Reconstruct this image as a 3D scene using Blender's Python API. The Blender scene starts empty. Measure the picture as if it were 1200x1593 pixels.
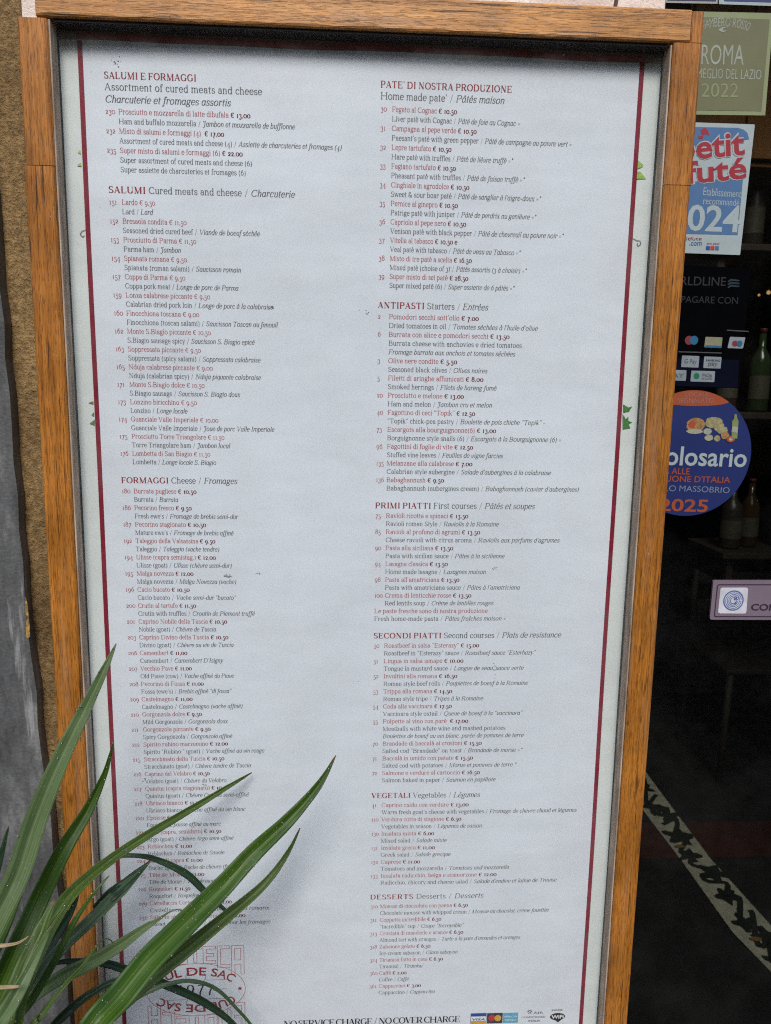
import bpy, bmesh, math, random
import numpy as np
from mathutils import Vector, Matrix, noise
random.seed(7)
S = bpy.context.scene
COL = S.collection
PI = math.pi

# ------------------------------------------------------------ camera
F, CX, CY = 1160.0, 600.0, 796.5          # focal length and centre of the photograph, in its own pixels
def nrm(v):
    v = np.array(v, float); return v/np.linalg.norm(v)
DN = nrm((492-CX, 8000-CY, F))            # world down seen by the camera
HR = np.array((22000-CX, 860-CY, F), float); HR = nrm(HR-DN*HR.dot(DN))
FW = np.cross(HR, DN)
CAM = np.array((-0.0208, -0.8825, 1.55))
def at(px, py, Y=0.0):
    """world point on the upright plane y = Y behind a pixel of the photograph"""
    r = np.array((px-CX, py-CY, F)); w = np.array((r@HR, r@FW, -(r@DN)))
    return Vector(CAM+w*((Y-CAM[1])/w[1]))
def on_floor(px, py, z=0.0):
    r = np.array((px-CX, py-CY, F)); w = np.array((r@HR, r@FW, -(r@DN)))
    return Vector(CAM+w*((z-CAM[2])/w[2]))
cd = bpy.data.cameras.new('camera'); cam = bpy.data.objects.new('camera', cd); COL.objects.link(cam)
# columns: camera x, camera up, camera back, in world axes (X = HR, Y = FW, Z = -DN)
c0 = Vector((HR[0], FW[0], -DN[0])); c1 = -Vector((HR[1], FW[1], -DN[1])); c2 = -Vector((HR[2], FW[2], -DN[2]))
mw = Matrix.Identity(4)
for i in range(3):
    mw[i][0], mw[i][1], mw[i][2] = c0[i], c1[i], c2[i]
mw.translation = Vector(CAM)
cam.matrix_world = mw
cd.sensor_fit = 'VERTICAL'; cd.sensor_height = 36; cd.lens = F/1593*36
cd.clip_start = 0.02; cd.clip_end = 200
cd.dof.use_dof = True; cd.dof.focus_distance = 0.885; cd.dof.aperture_fstop = 12
S.camera = cam

# ------------------------------------------------------------ light
W = bpy.data.worlds.new('World'); S.world = W; W.use_nodes = True
nt = W.node_tree; bg = nt.nodes['Background']
sky = nt.nodes.new('ShaderNodeTexSky'); sky.sky_type = 'NISHITA'; sky.sun_disc = False
EL, AZ = math.radians(45), math.radians(183)     # azimuth from +Y towards +X
sky.sun_elevation = EL; sky.sun_rotation = AZ; sky.air_density = 1.0; sky.dust_density = 2.0; sky.ozone_density = 1.0
nt.links.new(sky.outputs[0], bg.inputs[0]); bg.inputs[1].default_value = 0.15
sd = bpy.data.lights.new('sun', 'SUN'); sun = bpy.data.objects.new('sun', sd); COL.objects.link(sun)
sd.energy = 1.5; sd.angle = math.radians(18); sd.color = (1, .975, .94)
sv = Vector((math.sin(AZ)*math.cos(EL), math.cos(AZ)*math.cos(EL), math.sin(EL)))
sun.rotation_euler = sv.to_track_quat('Z', 'Y').to_euler()
S.view_settings.view_transform = 'Standard'; S.view_settings.look = 'None'
S.view_settings.gamma = 1; S.view_settings.use_curve_mapping = False
S.view_settings.exposure = 0.74
S.cycles.use_denoising = False; S.cycles.denoising_prefilter = 'ACCURATE'; S.cycles.denoising_input_passes = 'RGB_ALBEDO_NORMAL'
S.cycles.pixel_filter_type = 'BLACKMAN_HARRIS'; S.cycles.filter_width = 1.1; S.cycles.use_adaptive_sampling = False
S.cycles.use_light_tree = False; S.cycles.caustics_reflective = False; S.cycles.caustics_refractive = False; S.cycles.sample_clamp_indirect = 4

# ------------------------------------------------------------ helpers
def empty(name, label=None, cat=None, loc=(0, 0, 0), group=None):
    o = bpy.data.objects.new(name, None); COL.objects.link(o); o.location = loc
    o.empty_display_size = .05
    tag(o, label, cat, group); return o
def tag(o, label=None, cat=None, group=None, kind=None):
    if label: o['label'] = label
    if cat: o['category'] = cat
    if group: o['group'] = group
    if kind: o['kind'] = kind
    return o
def link(name, me, mat, parent=None):
    o = bpy.data.objects.new(name, me); COL.objects.link(o)
    if mat is not None:
        for m in (mat if isinstance(mat, (list, tuple)) else [mat]): me.materials.append(m)
    if parent is not None:
        o.parent = parent
        if parent.parent is None: o.matrix_parent_inverse = Matrix.Translation(-parent.location)   # shapes are given in world metres
    return o
def mesh(name, v, f, mat, parent=None, smooth=False):
    me = bpy.data.meshes.new(name); me.from_pydata([tuple(p) for p in v], [], f); me.update()
    if smooth:
        for p in me.polygons: p.use_smooth = True
    return link(name, me, mat, parent)
def bm_obj(name, bm, mat, parent=None, smooth=False):
    me = bpy.data.meshes.new(name); bm.to_mesh(me); bm.free()
    if smooth:
        for p in me.polygons: p.use_smooth = True
    return link(name, me, mat, parent)
def add_box(bm, x0, x1, y0, y1, z0, z1, bev=0.0, seg=2):
    r = bmesh.ops.create_cube(bm, size=1)
    vs = r['verts']
    for v in vs:
        v.co = Vector((x0 if v.co.x < 0 else x1, y0 if v.co.y < 0 else y1, z0 if v.co.z < 0 else z1))
    if bev > 0:
        es = list({e for v in vs for e in v.link_edges})
        bmesh.ops.bevel(bm, geom=es, offset=bev, segments=seg, affect='EDGES', profile=.5)
def box(name, x0, x1, y0, y1, z0, z1, mat, parent=None, bev=0.0):
    bm = bmesh.new(); add_box(bm, x0, x1, y0, y1, z0, z1, bev); return bm_obj(name, bm, mat, parent)
def prism(name, pts, y0, y1, mat, parent=None):
    """outline of (x, z) points, front face at y0, back at y1"""
    n = len(pts)
    v = [(x, y0, z) for x, z in pts]+[(x, y1, z) for x, z in pts]
    f = [list(range(n)), list(range(2*n-1, n-1, -1))]+[[i, i+n, (i+1) % n+n, (i+1) % n] for i in range(n)]
    o = mesh(name, v, f, mat, parent)
    bm = bmesh.new(); bm.from_mesh(o.data); bmesh.ops.recalc_face_normals(bm, faces=bm.faces); bm.to_mesh(o.data); bm.free()
    return o
def lathe(name, prof, c, mat, parent=None, n=14):
    v = []; f = []
    for r, z in prof:
        for k in range(n):
            a = 2*PI*k/n; v.append((c[0]+r*math.cos(a), c[1]+r*math.sin(a), c[2]+z))
    for i in range(len(prof)-1):
        for k in range(n):
            f.append((i*n+k, i*n+(k+1) % n, (i+1)*n+(k+1) % n, (i+1)*n+k))
    f.append(tuple(range(n))[::-1]); f.append(tuple(range((len(prof)-1)*n, len(prof)*n)))
    return mesh(name, v, f, mat, parent, True)

# ------------------------------------------------------------ materials
class NT:
    def __init__(s, name):
        s.m = bpy.data.materials.new(name); s.m.use_nodes = True; s.t = s.m.node_tree
        s.b = s.t.nodes['Principled BSDF']; s.c = None
    def n(s, typ, **kw):
        x = s.t.nodes.new('ShaderNode'+typ)
        for k, v in kw.items():
            if isinstance(k, str) and hasattr(x, k): setattr(x, k, v)
        return x
    def l(s, a, b): s.t.links.new(a, b)
    def coord(s, sc=(1, 1, 1), which='Object', rot=(0, 0, 0)):
        t = s.n('TexCoord'); mp = s.n('Mapping'); mp.inputs['Scale'].default_value = sc
        mp.inputs['Rotation'].default_value = rot
        s.l(t.outputs[which], mp.inputs[0]); return mp.outputs[0]
    def noise(s, co, scale, det=4, rough=.55, dist=0):
        x = s.n('TexNoise'); x.inputs['Scale'].default_value = scale; x.inputs['Detail'].default_value = det
        x.inputs['Roughness'].default_value = rough; x.inputs['Distortion'].default_value = dist
        s.l(co, x.inputs['Vector']); return x.outputs[0]
    def ramp(s, fac, stops):
        r = s.n('ValToRGB'); e = r.color_ramp.elements
        while len(e) < len(stops): e.new(.5)
        for i, (p, c) in enumerate(stops):
            e[i].position = p; e[i].color = (c, c, c, 1) if isinstance(c, (int, float)) else (*c, 1)
        s.l(fac, r.inputs[0]); return r.outputs[0]
    def mix(s, fac, a, b, typ='MIX'):
        x = s.n('MixRGB'); x.blend_type = typ
        for k, v in ((0, fac), (1, a), (2, b)):
            if hasattr(v, 'links') or hasattr(v, 'is_linked'): s.l(v, x.inputs[k])
            elif k == 0: x.inputs[0].default_value = v
            else: x.inputs[k].default_value = (*v, 1)
        return x.outputs[0]
    def bump(s, h, strength=.3, dist=.001, prev=None):
        x = s.n('Bump'); x.inputs['Strength'].default_value = strength; x.inputs['Distance'].default_value = dist
        s.l(h, x.inputs['Height'])
        if prev is not None: s.l(prev, x.inputs['Normal'])
        return x.outputs[0]
    def done(s, color=None, rough=None, normal=None, spec=None, metal=None, coat=None):
        for k, v in (('Base Color', color), ('Roughness', rough), ('Normal', normal), ('Specular IOR Level', spec), ('Metallic', metal), ('Coat Weight', coat)):
            if v is None: continue
            if isinstance(v, (int, float)): s.b.inputs[k].default_value = v
            elif isinstance(v, tuple): s.b.inputs[k].default_value = (*v, 1)
            else: s.l(v, s.b.inputs[k])
        return s.m
def plain(name, c, rough=.5, spec=.5, var=.12, scale=60, metal=0.0):
    k = NT(name); co = k.coord()
    a = k.noise(co, scale, 3)
    d = tuple(max(0, x*(1-var)) for x in c); b = tuple(min(1, x*(1+var)) for x in c)
    return k.done(color=k.ramp(a, [(.3, d), (.7, b)]), rough=rough, spec=spec, metal=metal)

def wood(name, along, weather=0.0, seed=0.0, base=((.26, .088, .009), (.48, .185, .026))):
    """varnished oak; along = axis of the grain"""
    k = NT(name)
    def sc(fine, lng): return tuple(lng if i == along else fine for i in range(3))
    t = k.n('TexCoord'); ad = k.n('VectorMath'); ad.operation = 'ADD'; ad.inputs[1].default_value = (seed, seed*.7, seed*1.3)
    k.l(t.outputs['Object'], ad.inputs[0])
    def mp(s):
        m = k.n('Mapping'); m.inputs['Scale'].default_value = s; k.l(ad.outputs[0], m.inputs[0]); return m.outputs[0]
    g1 = k.noise(mp(sc(210, 3.0)), 1, 5, .62, .35)      # broad rings
    g2 = k.noise(mp(sc(800, 26)), 1, 3, .6, .2)         # fibre
    g3 = k.noise(mp(sc(1500, 90)), 1, 2, .5, 0)          # pores: short dark dashes
    g4 = k.noise(mp((9, 9, 9)), 1, 3, .6)               # uneven varnish
    c = k.ramp(g1, [(.30, base[0]), (.52, tuple((a+b)/2 for a, b in zip(*base))), (.72, base[1])])
    c = k.mix(.5, c, k.ramp(g2, [(.3, .45), (.65, 1.15)]), 'MULTIPLY')
    pores = k.ramp(g3, [(.54, 1.0), (.64, .35)])
    c = k.mix(.75, c, pores, 'MULTIPLY')
    c = k.mix(.85, c, k.ramp(g4, [(.3, .66), (.7, 1.22)]), 'MULTIPLY')
    g5 = k.noise(mp(sc(45, 6)), 1, 5, .65); c = k.mix(k.ramp(g5, [(.60, 0.), (.72, .55)]), c, tuple(x*.45 for x in base[0]))
    if weather > 0:
        w = k.noise(mp(sc(26, 3)), 1, 5, .7)
        wm = k.ramp(w, [(.52, 0.0), (.66, weather)])
        c = k.mix(wm, c, (.33, .20, .125))
        cr = k.noise(mp(sc(330, 9)), 1, 4, .6, .6)
        c = k.mix(.9, c, k.ramp(cr, [(.33, .12), (.40, 1.0)]), 'MULTIPLY')
    ch = k.noise(mp(sc(260, 60)), 1, 4, .7)             # tiny pale chips in the varnish
    c = k.mix(k.ramp(ch, [(.70, 0.0), (.72, .75)]), c, (.50, .38, .27))
    h = k.bump(g2, .35, .0006); h = k.bump(pores, .5, .0005, h)
    return k.done(color=c, rough=k.ramp(g4, [(.3, .32), (.7, .52)]), normal=h, spec=.35)

m_woodV = [wood('varnished_oak_upright_%s' % w, 2, .25, s) for w, s in (('one', 3.1), ('two', 8.7), ('three', 15.2), ('four', 22.9))]
m_woodH = wood('varnished_oak_rail', 0, .85, 5.5, ((.38, .16, .040), (.68, .33, .10)))
m_woodH2 = wood('varnished_oak_lower_rail', 0, .3, 12.5)

# grey inner cheek of the frame
k = NT('weathered_rebate'); co = k.coord((1, 1, .2)); a = k.noise(co, 120, 4); b = k.noise(k.coord(), 500, 2)
c = k.ramp(a, [(.3, (.20, .14, .095)), (.7, (.46, .36, .27))]); c = k.mix(k.ramp(b, [(.68, 0.), (.72, .6)]), c, (.34, .30, .25))
m_rebate = k.done(color=c, rough=.8, normal=k.bump(b, .3, .001))
m_gasket = plain('black_rubber', (.012, .012, .013), .6)
m_dark = plain('dark_recess_tone', (.016, .012, .010), .8)

def paper(name, c):
    k = NT(name); co = k.coord()
    a = k.noise(co, 4, 4); b = k.noise(co, 900, 2); e = k.noise(co, 75, 3, .5)
    col = k.mix(.6, c, k.ramp(a, [(.3, .90), (.7, 1.05)]), 'MULTIPLY')
    col = k.mix(k.ramp(e, [(.79, 0.), (.815, .3)]), col, (.28, .27, .25))
    v = k.n('TexVoronoi'); v.inputs['Scale'].default_value = 34; k.l(co, v.inputs['Vector'])
    col = k.mix(k.ramp(v.outputs['Distance'], [(.022, .55), (.034, 0.)]), col, (.30, .29, .27))
    w = k.noise(k.coord((1, 1, 2.5)), 6, 2)
    return k.done(color=col, rough=.55, normal=k.bump(w, .5, .004, k.bump(b, .06, .0003)), spec=.3)
m_paper = paper('poster_paper', (.60, .628, .682))
m_margin = paper('backing_sheet', (.59, .625, .62))
m_red = plain('crimson_border_ink', (.185, .012, .028), .45, .3, .1)
m_ink_red = plain('crimson_ink', (.25, .030, .040), .5, .2, .05)
m_ink_name = plain('faded_crimson_ink', (.37, .085, .095), .5, .2, .06)
m_ink_dark = plain('dark_crimson_ink', (.13, .016, .022), .5, .2, .05)
m_ink_grey = plain('grey_ink', (.10, .105, .108), .5, .2, .05)
m_ink_black = plain('black_ink', (.012, .012, .016), .5, .2, .05)
INK = [m_ink_red, m_ink_name, m_ink_dark, m_ink_grey, m_ink_black]

def glass(name, tint=(1, 1, 1), rough=.0, dirt=.0, strength=1.0, bumpy=0.0):
    k = NT(name); t = k.t; t.nodes.remove(k.b)
    tr = k.n('BsdfTransparent'); tr.inputs[0].default_value = (*tint, 1)
    gl = k.n('BsdfGlossy'); gl.inputs['Roughness'].default_value = rough
    fr = k.n('Fresnel'); fr.inputs[0].default_value = 1.45
    mx = k.n('MixShader'); out = t.nodes['Material Output']
    mu = k.n('Math'); mu.operation = 'MULTIPLY'; mu.inputs[1].default_value = strength; k.l(fr.outputs[0], mu.inputs[0])
    ge = k.n('NewGeometry'); iv = k.n('Math'); iv.operation = 'SUBTRACT'; iv.inputs[0].default_value = 1; k.l(ge.outputs['Backfacing'], iv.inputs[1])
    m3 = k.n('Math'); m3.operation = 'MULTIPLY'; k.l(mu.outputs[0], m3.inputs[0]); k.l(iv.outputs[0], m3.inputs[1]); mu = m3
    k.l(mu.outputs[0], mx.inputs[0]); k.l(tr.outputs[0], mx.inputs[1]); k.l(gl.outputs[0], mx.inputs[2])
    if bumpy:
        nz = k.noise(k.coord(), 5, 2); bb = k.bump(nz, .25, bumpy); k.l(bb, gl.inputs['Normal'])
    last = mx.outputs[0]
    if dirt:
        co = k.coord(); n1 = k.noise(co, 9, 5, .7); n2 = k.noise(co, 160, 3, .6)
        f = k.ramp(n1, [(.45, 0.), (.75, dirt)]); f2 = k.ramp(n2, [(.72, 0.), (.78, dirt*3)])
        ad = k.n('Math'); ad.operation = 'MAXIMUM'; k.l(f, ad.inputs[0]); k.l(f2, ad.inputs[1])
        df = k.n('BsdfDiffuse'); df.inputs[0].default_value = (.5, .49, .47, 1)
        m2 = k.n('MixShader'); k.l(ad.outputs[0], m2.inputs[0]); k.l(last, m2.inputs[1]); k.l(df.outputs[0], m2.inputs[2]); last = m2.outputs[0]
    k.l(last, out.inputs[0]); return k.m
m_glass = glass('frame_glass', (.985, .995, .99), .0, .05, 1.0)
m_doorglass = glass('door_glass', (.62, .64, .62), .0, .008, .45)

# stucco
k = NT('ochre_stucco'); co = k.coord()
a = k.noise(co, 300, 5, .65); b = k.noise(co, 6, 4, .6); d = k.noise(co, 190, 5, .7)
c = k.ramp(b, [(.3, (.15, .092, .042)), (.7, (.40, .265, .118))])
c = k.mix(.75, c, k.ramp(d, [(.35, .35), (.65, 1.3)]), 'MULTIPLY')
h = k.bump(d, 1, .006); h = k.bump(a, .9, .002, h)
m_stucco = k.done(color=c, rough=.9, normal=h, spec=.2)
# pale stone
k = NT('pale_stone'); co = k.coord(); a = k.noise(co, 330, 4, .7); b = k.noise(co, 18, 4)
c = k.ramp(b, [(.3, (.56, .45, .38)), (.7, (.78, .70, .63))]); c = k.mix(k.ramp(a, [(.28, .85), (.42, 0.)]), c, (.22, .16, .13))
m_stone = k.done(color=c, rough=.85, normal=k.bump(a, .7, .002), spec=.2)
# grey weathered slab
k = NT('weathered_grey_slab'); co = k.coord((1, 1, .35)); a = k.noise(co, 26, 6, .7); b = k.noise(k.coord(), 240, 3, .6); e = k.noise(k.coord((1, 1, .1)), 60, 5, .6)
c = k.ramp(a, [(.32, (.035, .036, .036)), (.55, (.095, .098, .098)), (.72, (.20, .203, .20))])
c = k.mix(.5, c, k.ramp(b, [(.3, .6), (.7, 1.3)]), 'MULTIPLY'); c = k.mix(k.ramp(e, [(.62, 0.), (.70, .5)]), c, (.40, .40, .40))
m_slab = k.done(color=c, rough=.55, normal=k.bump(b, .4, .002), spec=.4)

# ------------------------------------------------------------ the street
k = NT('basalt_setts'); co = k.coord((1, 1, 1)); v = k.n('TexVoronoi'); v.inputs['Scale'].default_value = 9; v.inputs['Randomness'].default_value = .35; k.l(co, v.inputs['Vector'])
m_street = k.done(color=k.ramp(v.outputs['Distance'], [(.3, (.075, .073, .07)), (.6, (.03, .028, .026))]), rough=.6)
o = mesh('street', [(-60, -60, 0), (60, -60, 0), (60, .02, 0), (-60, .02, 0)], [(0, 1, 2, 3)], m_street); tag(o, kind='structure')
# facade over the way (seen only in reflections)
m_fac = plain('facade_plaster', (.36, .24, .14), .9, .2, .15, 2)
m_shut = plain('shutter_paint', (.06, .075, .06), .6)
m_pane = plain('window_dark', (.02, .022, .025), .1)
bld = empty('building', 'ochre plastered house across the street behind the viewer', 'building', (0, -13, 0))
box('wall', -14, 16, -19, -13, 0, 8.6, m_fac, bld)
for r in range(2):
    for i in range(7):
        x = -12+i*4
        f = box('window', x, x+1.2, -13.0, -12.94, 1.6+r*3.6, 3.5+r*3.6, m_shut, bld)
        box('pane', x+.1, x+1.1, -12.938, -12.93, 1.7+r*3.6, 3.4+r*3.6, m_pane, f)

# ------------------------------------------------------------ walls of this shop front
FR = -0.025                                 # front plane of the menu frame
WALLY = 0.018
pxr = at(1036, 10, WALLY).x; pxl = at(33, 12, WALLY).x
box('wall', -8, pxl-.0005, WALLY+.006, .40, 0, 3.4, m_stucco)
w = bpy.data.objects['wall'] if False else COL.objects[-1]
tag(w, 'rough ochre brown stucco wall along the left of the menu board', 'wall')
pier = box('stone_pier', pxl, pxr, WALLY, .20, 0, 3.4, m_stone, None, .002)
tag(pier, 'pale pitted stone pier showing just above the top rail of the frame', 'pier')
# leaning grey slab on the left
SY = 0.004
a1, a2, a3 = at(-8, 330, SY), at(47, 1000, SY), at(112, 1593, SY)
pts = [(a1.x, a1.z)]
for i in range(1, 26):
    t = i/25
    p = a1.lerp(a2, t*2) if t < .5 else a2.lerp(a3, t*2-1)
    pts.append((p.x+random.uniform(-.0022, .0022), p.z))
pts += [(a3.x+.06, .02), (a1.x-.55, .02), (a1.x-.55, 2.6), (a1.x-.03, 2.6)]
slab = prism('stone_slab', pts, SY, WALLY+.004, m_slab)
tag(slab, 'mottled grey weathered slab with a ragged edge left of the stucco strip', 'slab')
# a flake of ochre paint on its edge
fl = at(41, 950, SY-.0005); 
k = NT('ochre_paint_flake'); m_flake = k.done(color=k.ramp(k.noise(k.coord(), 220, 4, .7), [(.4, (.10, .07, .03)), (.55, (.42, .24, .05))]), rough=.7)
fp = [at(x, y, SY-.0006) for x, y in ((40, 928), (43, 940), (44, 952), (46, 968), (47, 990), (42, 994), (40, 978), (42, 962), (39, 948))]
mesh('paint_flake', fp, [tuple(range(len(fp)))], m_flake, slab)

# ------------------------------------------------------------ the menu board
board = empty('menu_board', 'tall oak framed restaurant menu behind glass on the wall', 'menu board', (0, 0, .5))
XI, XO = .3310, .3625
zr0, zr1 = at(565, 45.5, FR).z, at(600, -4, FR).z          # top rail
RB, RT = at(560, 44.6, FR).z, at(767, 0, FR).z
BZ = .565                                                # bottom of the posts
D0, D1 = FR, WALLY-.001
zj = at(70, 258, FR).z
# posts, each in two lengths butted at a scarf joint
zrb = at(77, 27, FR).z
def rough_box(name, x0, x1, z0, z1, mat, seed, along='z'):
    """a board whose front arrises are softly worn and slightly wavy"""
    bm = bmesh.new(); n = 60
    L0, L1 = (z0, z1) if along == 'z' else (x0, x1)
    prof = []
    def ring(t):
        j = lambda q: (noise.noise(Vector((t*38+seed, q*7.3, seed)))*.0011+noise.noise(Vector((t*150+seed, q*3.3, 2)))*.0006)
        if along == 'z':
            c = .0025
            return [(x0, D1, t), (x0, D0+c, t), (x0+c*.35+j(1)*.4, D0+c*.4, t), (x0+c+j(2), D0, t), (x1-c+j(3), D0, t), (x1-c*.35+j(4)*.4, D0+c*.4, t), (x1, D0+c, t), (x1, D1, t)]
        c = .0025
        return [(t, D1, z0), (t, D0+c, z0), (t, D0+c*.4, z0+c*.35+j(1)*.4), (t, D0, z0+c+j(2)), (t, D0, z1-c+j(3)), (t, D0+c*.4, z1-c*.35+j(4)*.4), (t, D0+c, z1), (t, D1, z1)]
    rings = [[bm.verts.new(p) for p in ring(L0+(L1-L0)*i/n)] for i in range(n+1)]
    for a, b in zip(rings, rings[1:]):
        for q in range(8): bm.faces.new((a[q], a[(q+1) % 8], b[(q+1) % 8], b[q]))
    bm.faces.new(rings[0]); bm.faces.new(rings[-1][::-1])
    bmesh.ops.recalc_face_normals(bm, faces=bm.faces)
    return bm_obj(name, bm, mat, board)
RJ = at(1075, 40, FR).x
rough_box('frame_post', -XO+.0012, -XI+.0004, zj+.0006, zrb-.0006, m_woodV[0], 1)
rough_box('frame_post', -XO, -XI, BZ, zj, m_woodV[1], 2)
rough_box('frame_post', XI, XO, zj+.0006, RB-.0006, m_woodV[2], 3)
rough_box('frame_post', XI, XO-.001, BZ, zj, m_woodV[3], 4)
rough_box('post_tenon', RJ+.0006, XO, RB, at(1085, 17.5, FR).z, m_woodV[2], 5)
rough_box('frame_rail', at(55, 12, FR).x, RJ, RB-.0002, RT, m_woodH, 6, 'x')
rough_box('frame_rail', -XI+.0005, XI-.0005, BZ, BZ+.05, m_woodH2, 7, 'x')
# inner cheeks between frame and glass: brown grey moulding, then a black gap
for s in (-1, 1):
    xa, xb = sorted((s*(XI-.0002), s*(XI-.0022)))
    box('rebate_strip', xa, xb, FR+.003, -.0035, BZ+.051, RB-.0015, m_rebate, board, .0008)
    xa, xb = sorted((s*(XI+.0005), s*(XI-.0016)))
    box('gasket', xa, xb, -.0030, .0030, BZ+.051, RB-.0015, m_gasket, board)
box('rebate_strip', -XI+.005, XI-.005, FR+.005, -.0035, RB-.0030, RB-.0004, m_dark, board)  # near-black underside: the shade below the rail is put into its colour
ZT = RB-.001
box('back_panel', -XI, XI, .0085, .012, BZ+.05, ZT, m_dark, board)

# poster, gently wavy
def wav(x, z):
    return .0011*math.sin(x*9+z*3.1)+.0008*math.sin(z*13-x*5)+.0012
def sheet(name, x0, x1, z0, z1, dy, mat, parent, nx=40, nz=80):
    v = []; f = []
    for j in range(nz+1):
        for i in range(nx+1):
            x = x0+(x1-x0)*i/nx; z = z0+(z1-z0)*j/nz; v.append((x, wav(x, z)+dy, z))
    for j in range(nz):
        for i in range(nx):
            a = j*(nx+1)+i; f.append((a, a+1, a+nx+2, a+nx+1))
    return mesh(name, v, f, mat, parent, True)
ZRB = at(560, 78.5, 0).z                                  # lower edge of the red line at the top
XR = .3100; RW = .0052
poster = sheet('poster', -XI+.0016, XI-.0016, BZ+.052, ZT, .0012, m_margin, board)
sheet('printed_panel', -XR+.001, XR-.001, BZ+.053, ZRB+.006, .0006, m_paper, poster)
sheet('border_line', -XR, -XR+RW, BZ+.054, ZRB, .0003, m_red, poster, 1, 100)
sheet('border_line', XR-RW, XR, BZ+.054, ZRB, .0003, m_red, poster, 1, 100)
# shade under the top rail painted as a dark strip, its red line darkened
k = NT('painted_shade_strip'); a = k.noise(k.coord((.25, 1, 1)), 70, 4, .6)
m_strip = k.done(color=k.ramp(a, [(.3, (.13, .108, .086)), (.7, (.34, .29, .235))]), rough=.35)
k = NT('shaded_red_line'); a = k.noise(k.coord((.3, 1, 1)), 50, 3)
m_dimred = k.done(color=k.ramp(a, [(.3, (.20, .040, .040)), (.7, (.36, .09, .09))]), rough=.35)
def wstrip(name, x0, x1, z0, z1, dy, mat, parent, amp=.0007):
    v = []; f = []; n = 60
    for i in range(n+1):
        x = x0+(x1-x0)*i/n; e = amp*(math.sin(x*17)+.5*math.sin(x*41+1)); 
        v += [(x, wav(x, z0)+dy, z0+e), (x, wav(x, z1)+dy, z1+(e if z1-z0 < .008 else 0))]
    for i in range(n): f.append((2*i, 2*i+2, 2*i+3, 2*i+1))
    return mesh(name, v, f, mat, parent)
top = wstrip('rail_shade_strip', -XI+.0016, XI-.0016, ZRB, ZT, -.0003, m_strip, board)
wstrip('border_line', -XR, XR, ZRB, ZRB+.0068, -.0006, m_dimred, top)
box('glass_pane', -XI-.001, XI+.001, -.0105, -.0085, BZ+.051, RB-.0016, m_glass, board)

# ------------------------------------------------------------ a high contrast serif, drawn with a pen
def A(cx, cy, rx, ry, a0, a1, n=9):
    return [(cx+rx*math.cos(math.radians(a0+(a1-a0)*i/n)), cy+ry*math.sin(math.radians(a0+(a1-a0)*i/n))) for i in range(n+1)]
XH, CP, AS, DS = 510, 708, 750, -235
def st(x, y0, y1, top=1, bot=1, w=85):
    r = [('S', [(x, y0), (x, y1)])]
    if bot: r.append(('F', [(x-w, y0+11), (x+w, y0+11)]))
    if top == 1: r.append(('F', [(x-w-5, y1-14), (x, y1-14)]))
    if top == 2: r.append(('F', [(x-w, y1-11), (x+w, y1-11)]))
    return r
G = {}
def arch(x): return [('A', A(x+133, 350, 132, 150, 165, 0, 8))]+st(x+265, 0, 352, 0, 1, 75)
G['n'] = (500, st(105, 0, XH)+arch(105))
G['m'] = (760, st(105, 0, XH)+arch(105)+arch(370))
G['h'] = (500, st(105, 0, AS)+arch(105))
G['u'] = (490, [('S', [(105, XH), (105, 130)]), ('F', [(15, XH-14), (105, XH-14)]), ('A', A(235, 130, 130, 120, 180, 350, 8))]+st(370, 0, XH, 1, 0)+[('F', [(370, 11), (450, 11)])])
G['i'] = (255, st(120, 0, XH)+[('B', [(120, 672)], 52)])
G['ı'] = (255, st(120, 0, XH))
G['l'] = (255, st(120, 0, AS))
G['j'] = (250, [('S', [(130, XH), (130, -100)]), ('F', [(40, XH-14), (130, XH-14)]), ('A', A(40, -110, 90, 110, 0, -90, 5)), ('B', [(20, -205)], 42), ('B', [(130, 672)], 52)])
G['r'] = (385, st(105, 0, XH)+[('A', A(235, 350, 132, 150, 165, 70, 5)), ('B', [(305, 445)], 55)])
G['t'] = (310, [('S', [(125, 650), (125, 110)]), ('A', A(205, 100, 80, 92, 180, 300, 6)), ('H', [(30, 497), (275, 497)])])
G['f'] = (300, st(125, 0, 600, 0)+[('A', A(225, 600, 100, 142, 180, 80, 6)), ('B', [(285, 690)], 50), ('H', [(30, 497), (260, 497)])])
G['o'] = (500, [('A', A(248, 255, 180, 250, 0, 360, 20))])
G['c'] = (430, [('A', A(240, 255, 172, 250, 55, 320, 14)), ('B', [(340, 400)], 52)])
G['e'] = (450, [('A', A(232, 255, 172, 250, 5, 322, 16)), ('H', [(66, 275), (404, 275)])])
G['s'] = (385, [('A', A(195, 375, 118, 122, 40, 235, 8)+A(190, 132, 135, 125, 50, -140, 8)), ('H', [(310, 350), (310, 490)]), ('H', [(62, 30), (62, 165)])])
G['a'] = (470, [('A', A(225, 365, 130, 136, 160, 0, 8)), ('S', [(355, 370), (355, 80)]), ('H', [(355, 60), (400, 14), (450, 30)]), ('B', [(118, 385)], 52), ('A', [(355, 300), (260, 280)]+A(215, 142, 128, 132, 90, 290, 9)+[(350, 90)])])
G['d'] = (510, [('A', A(232, 250, 160, 246, 20, 340, 16))]+st(385, 0, AS, 1, 0)+[('F', [(385, 11), (465, 11)])])
G['b'] = (500, [('A', A(255, 250, 165, 246, 160, -160, 16))]+st(105, 0, AS, 1, 0))
G['p'] = (510, [('A', A(262, 258, 165, 246, 160, -160, 16))]+st(110, DS, XH))
G['q'] = (500, [('A', A(232, 258, 160, 246, 20, 340, 16))]+st(385, DS, XH, 0, 1))
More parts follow.
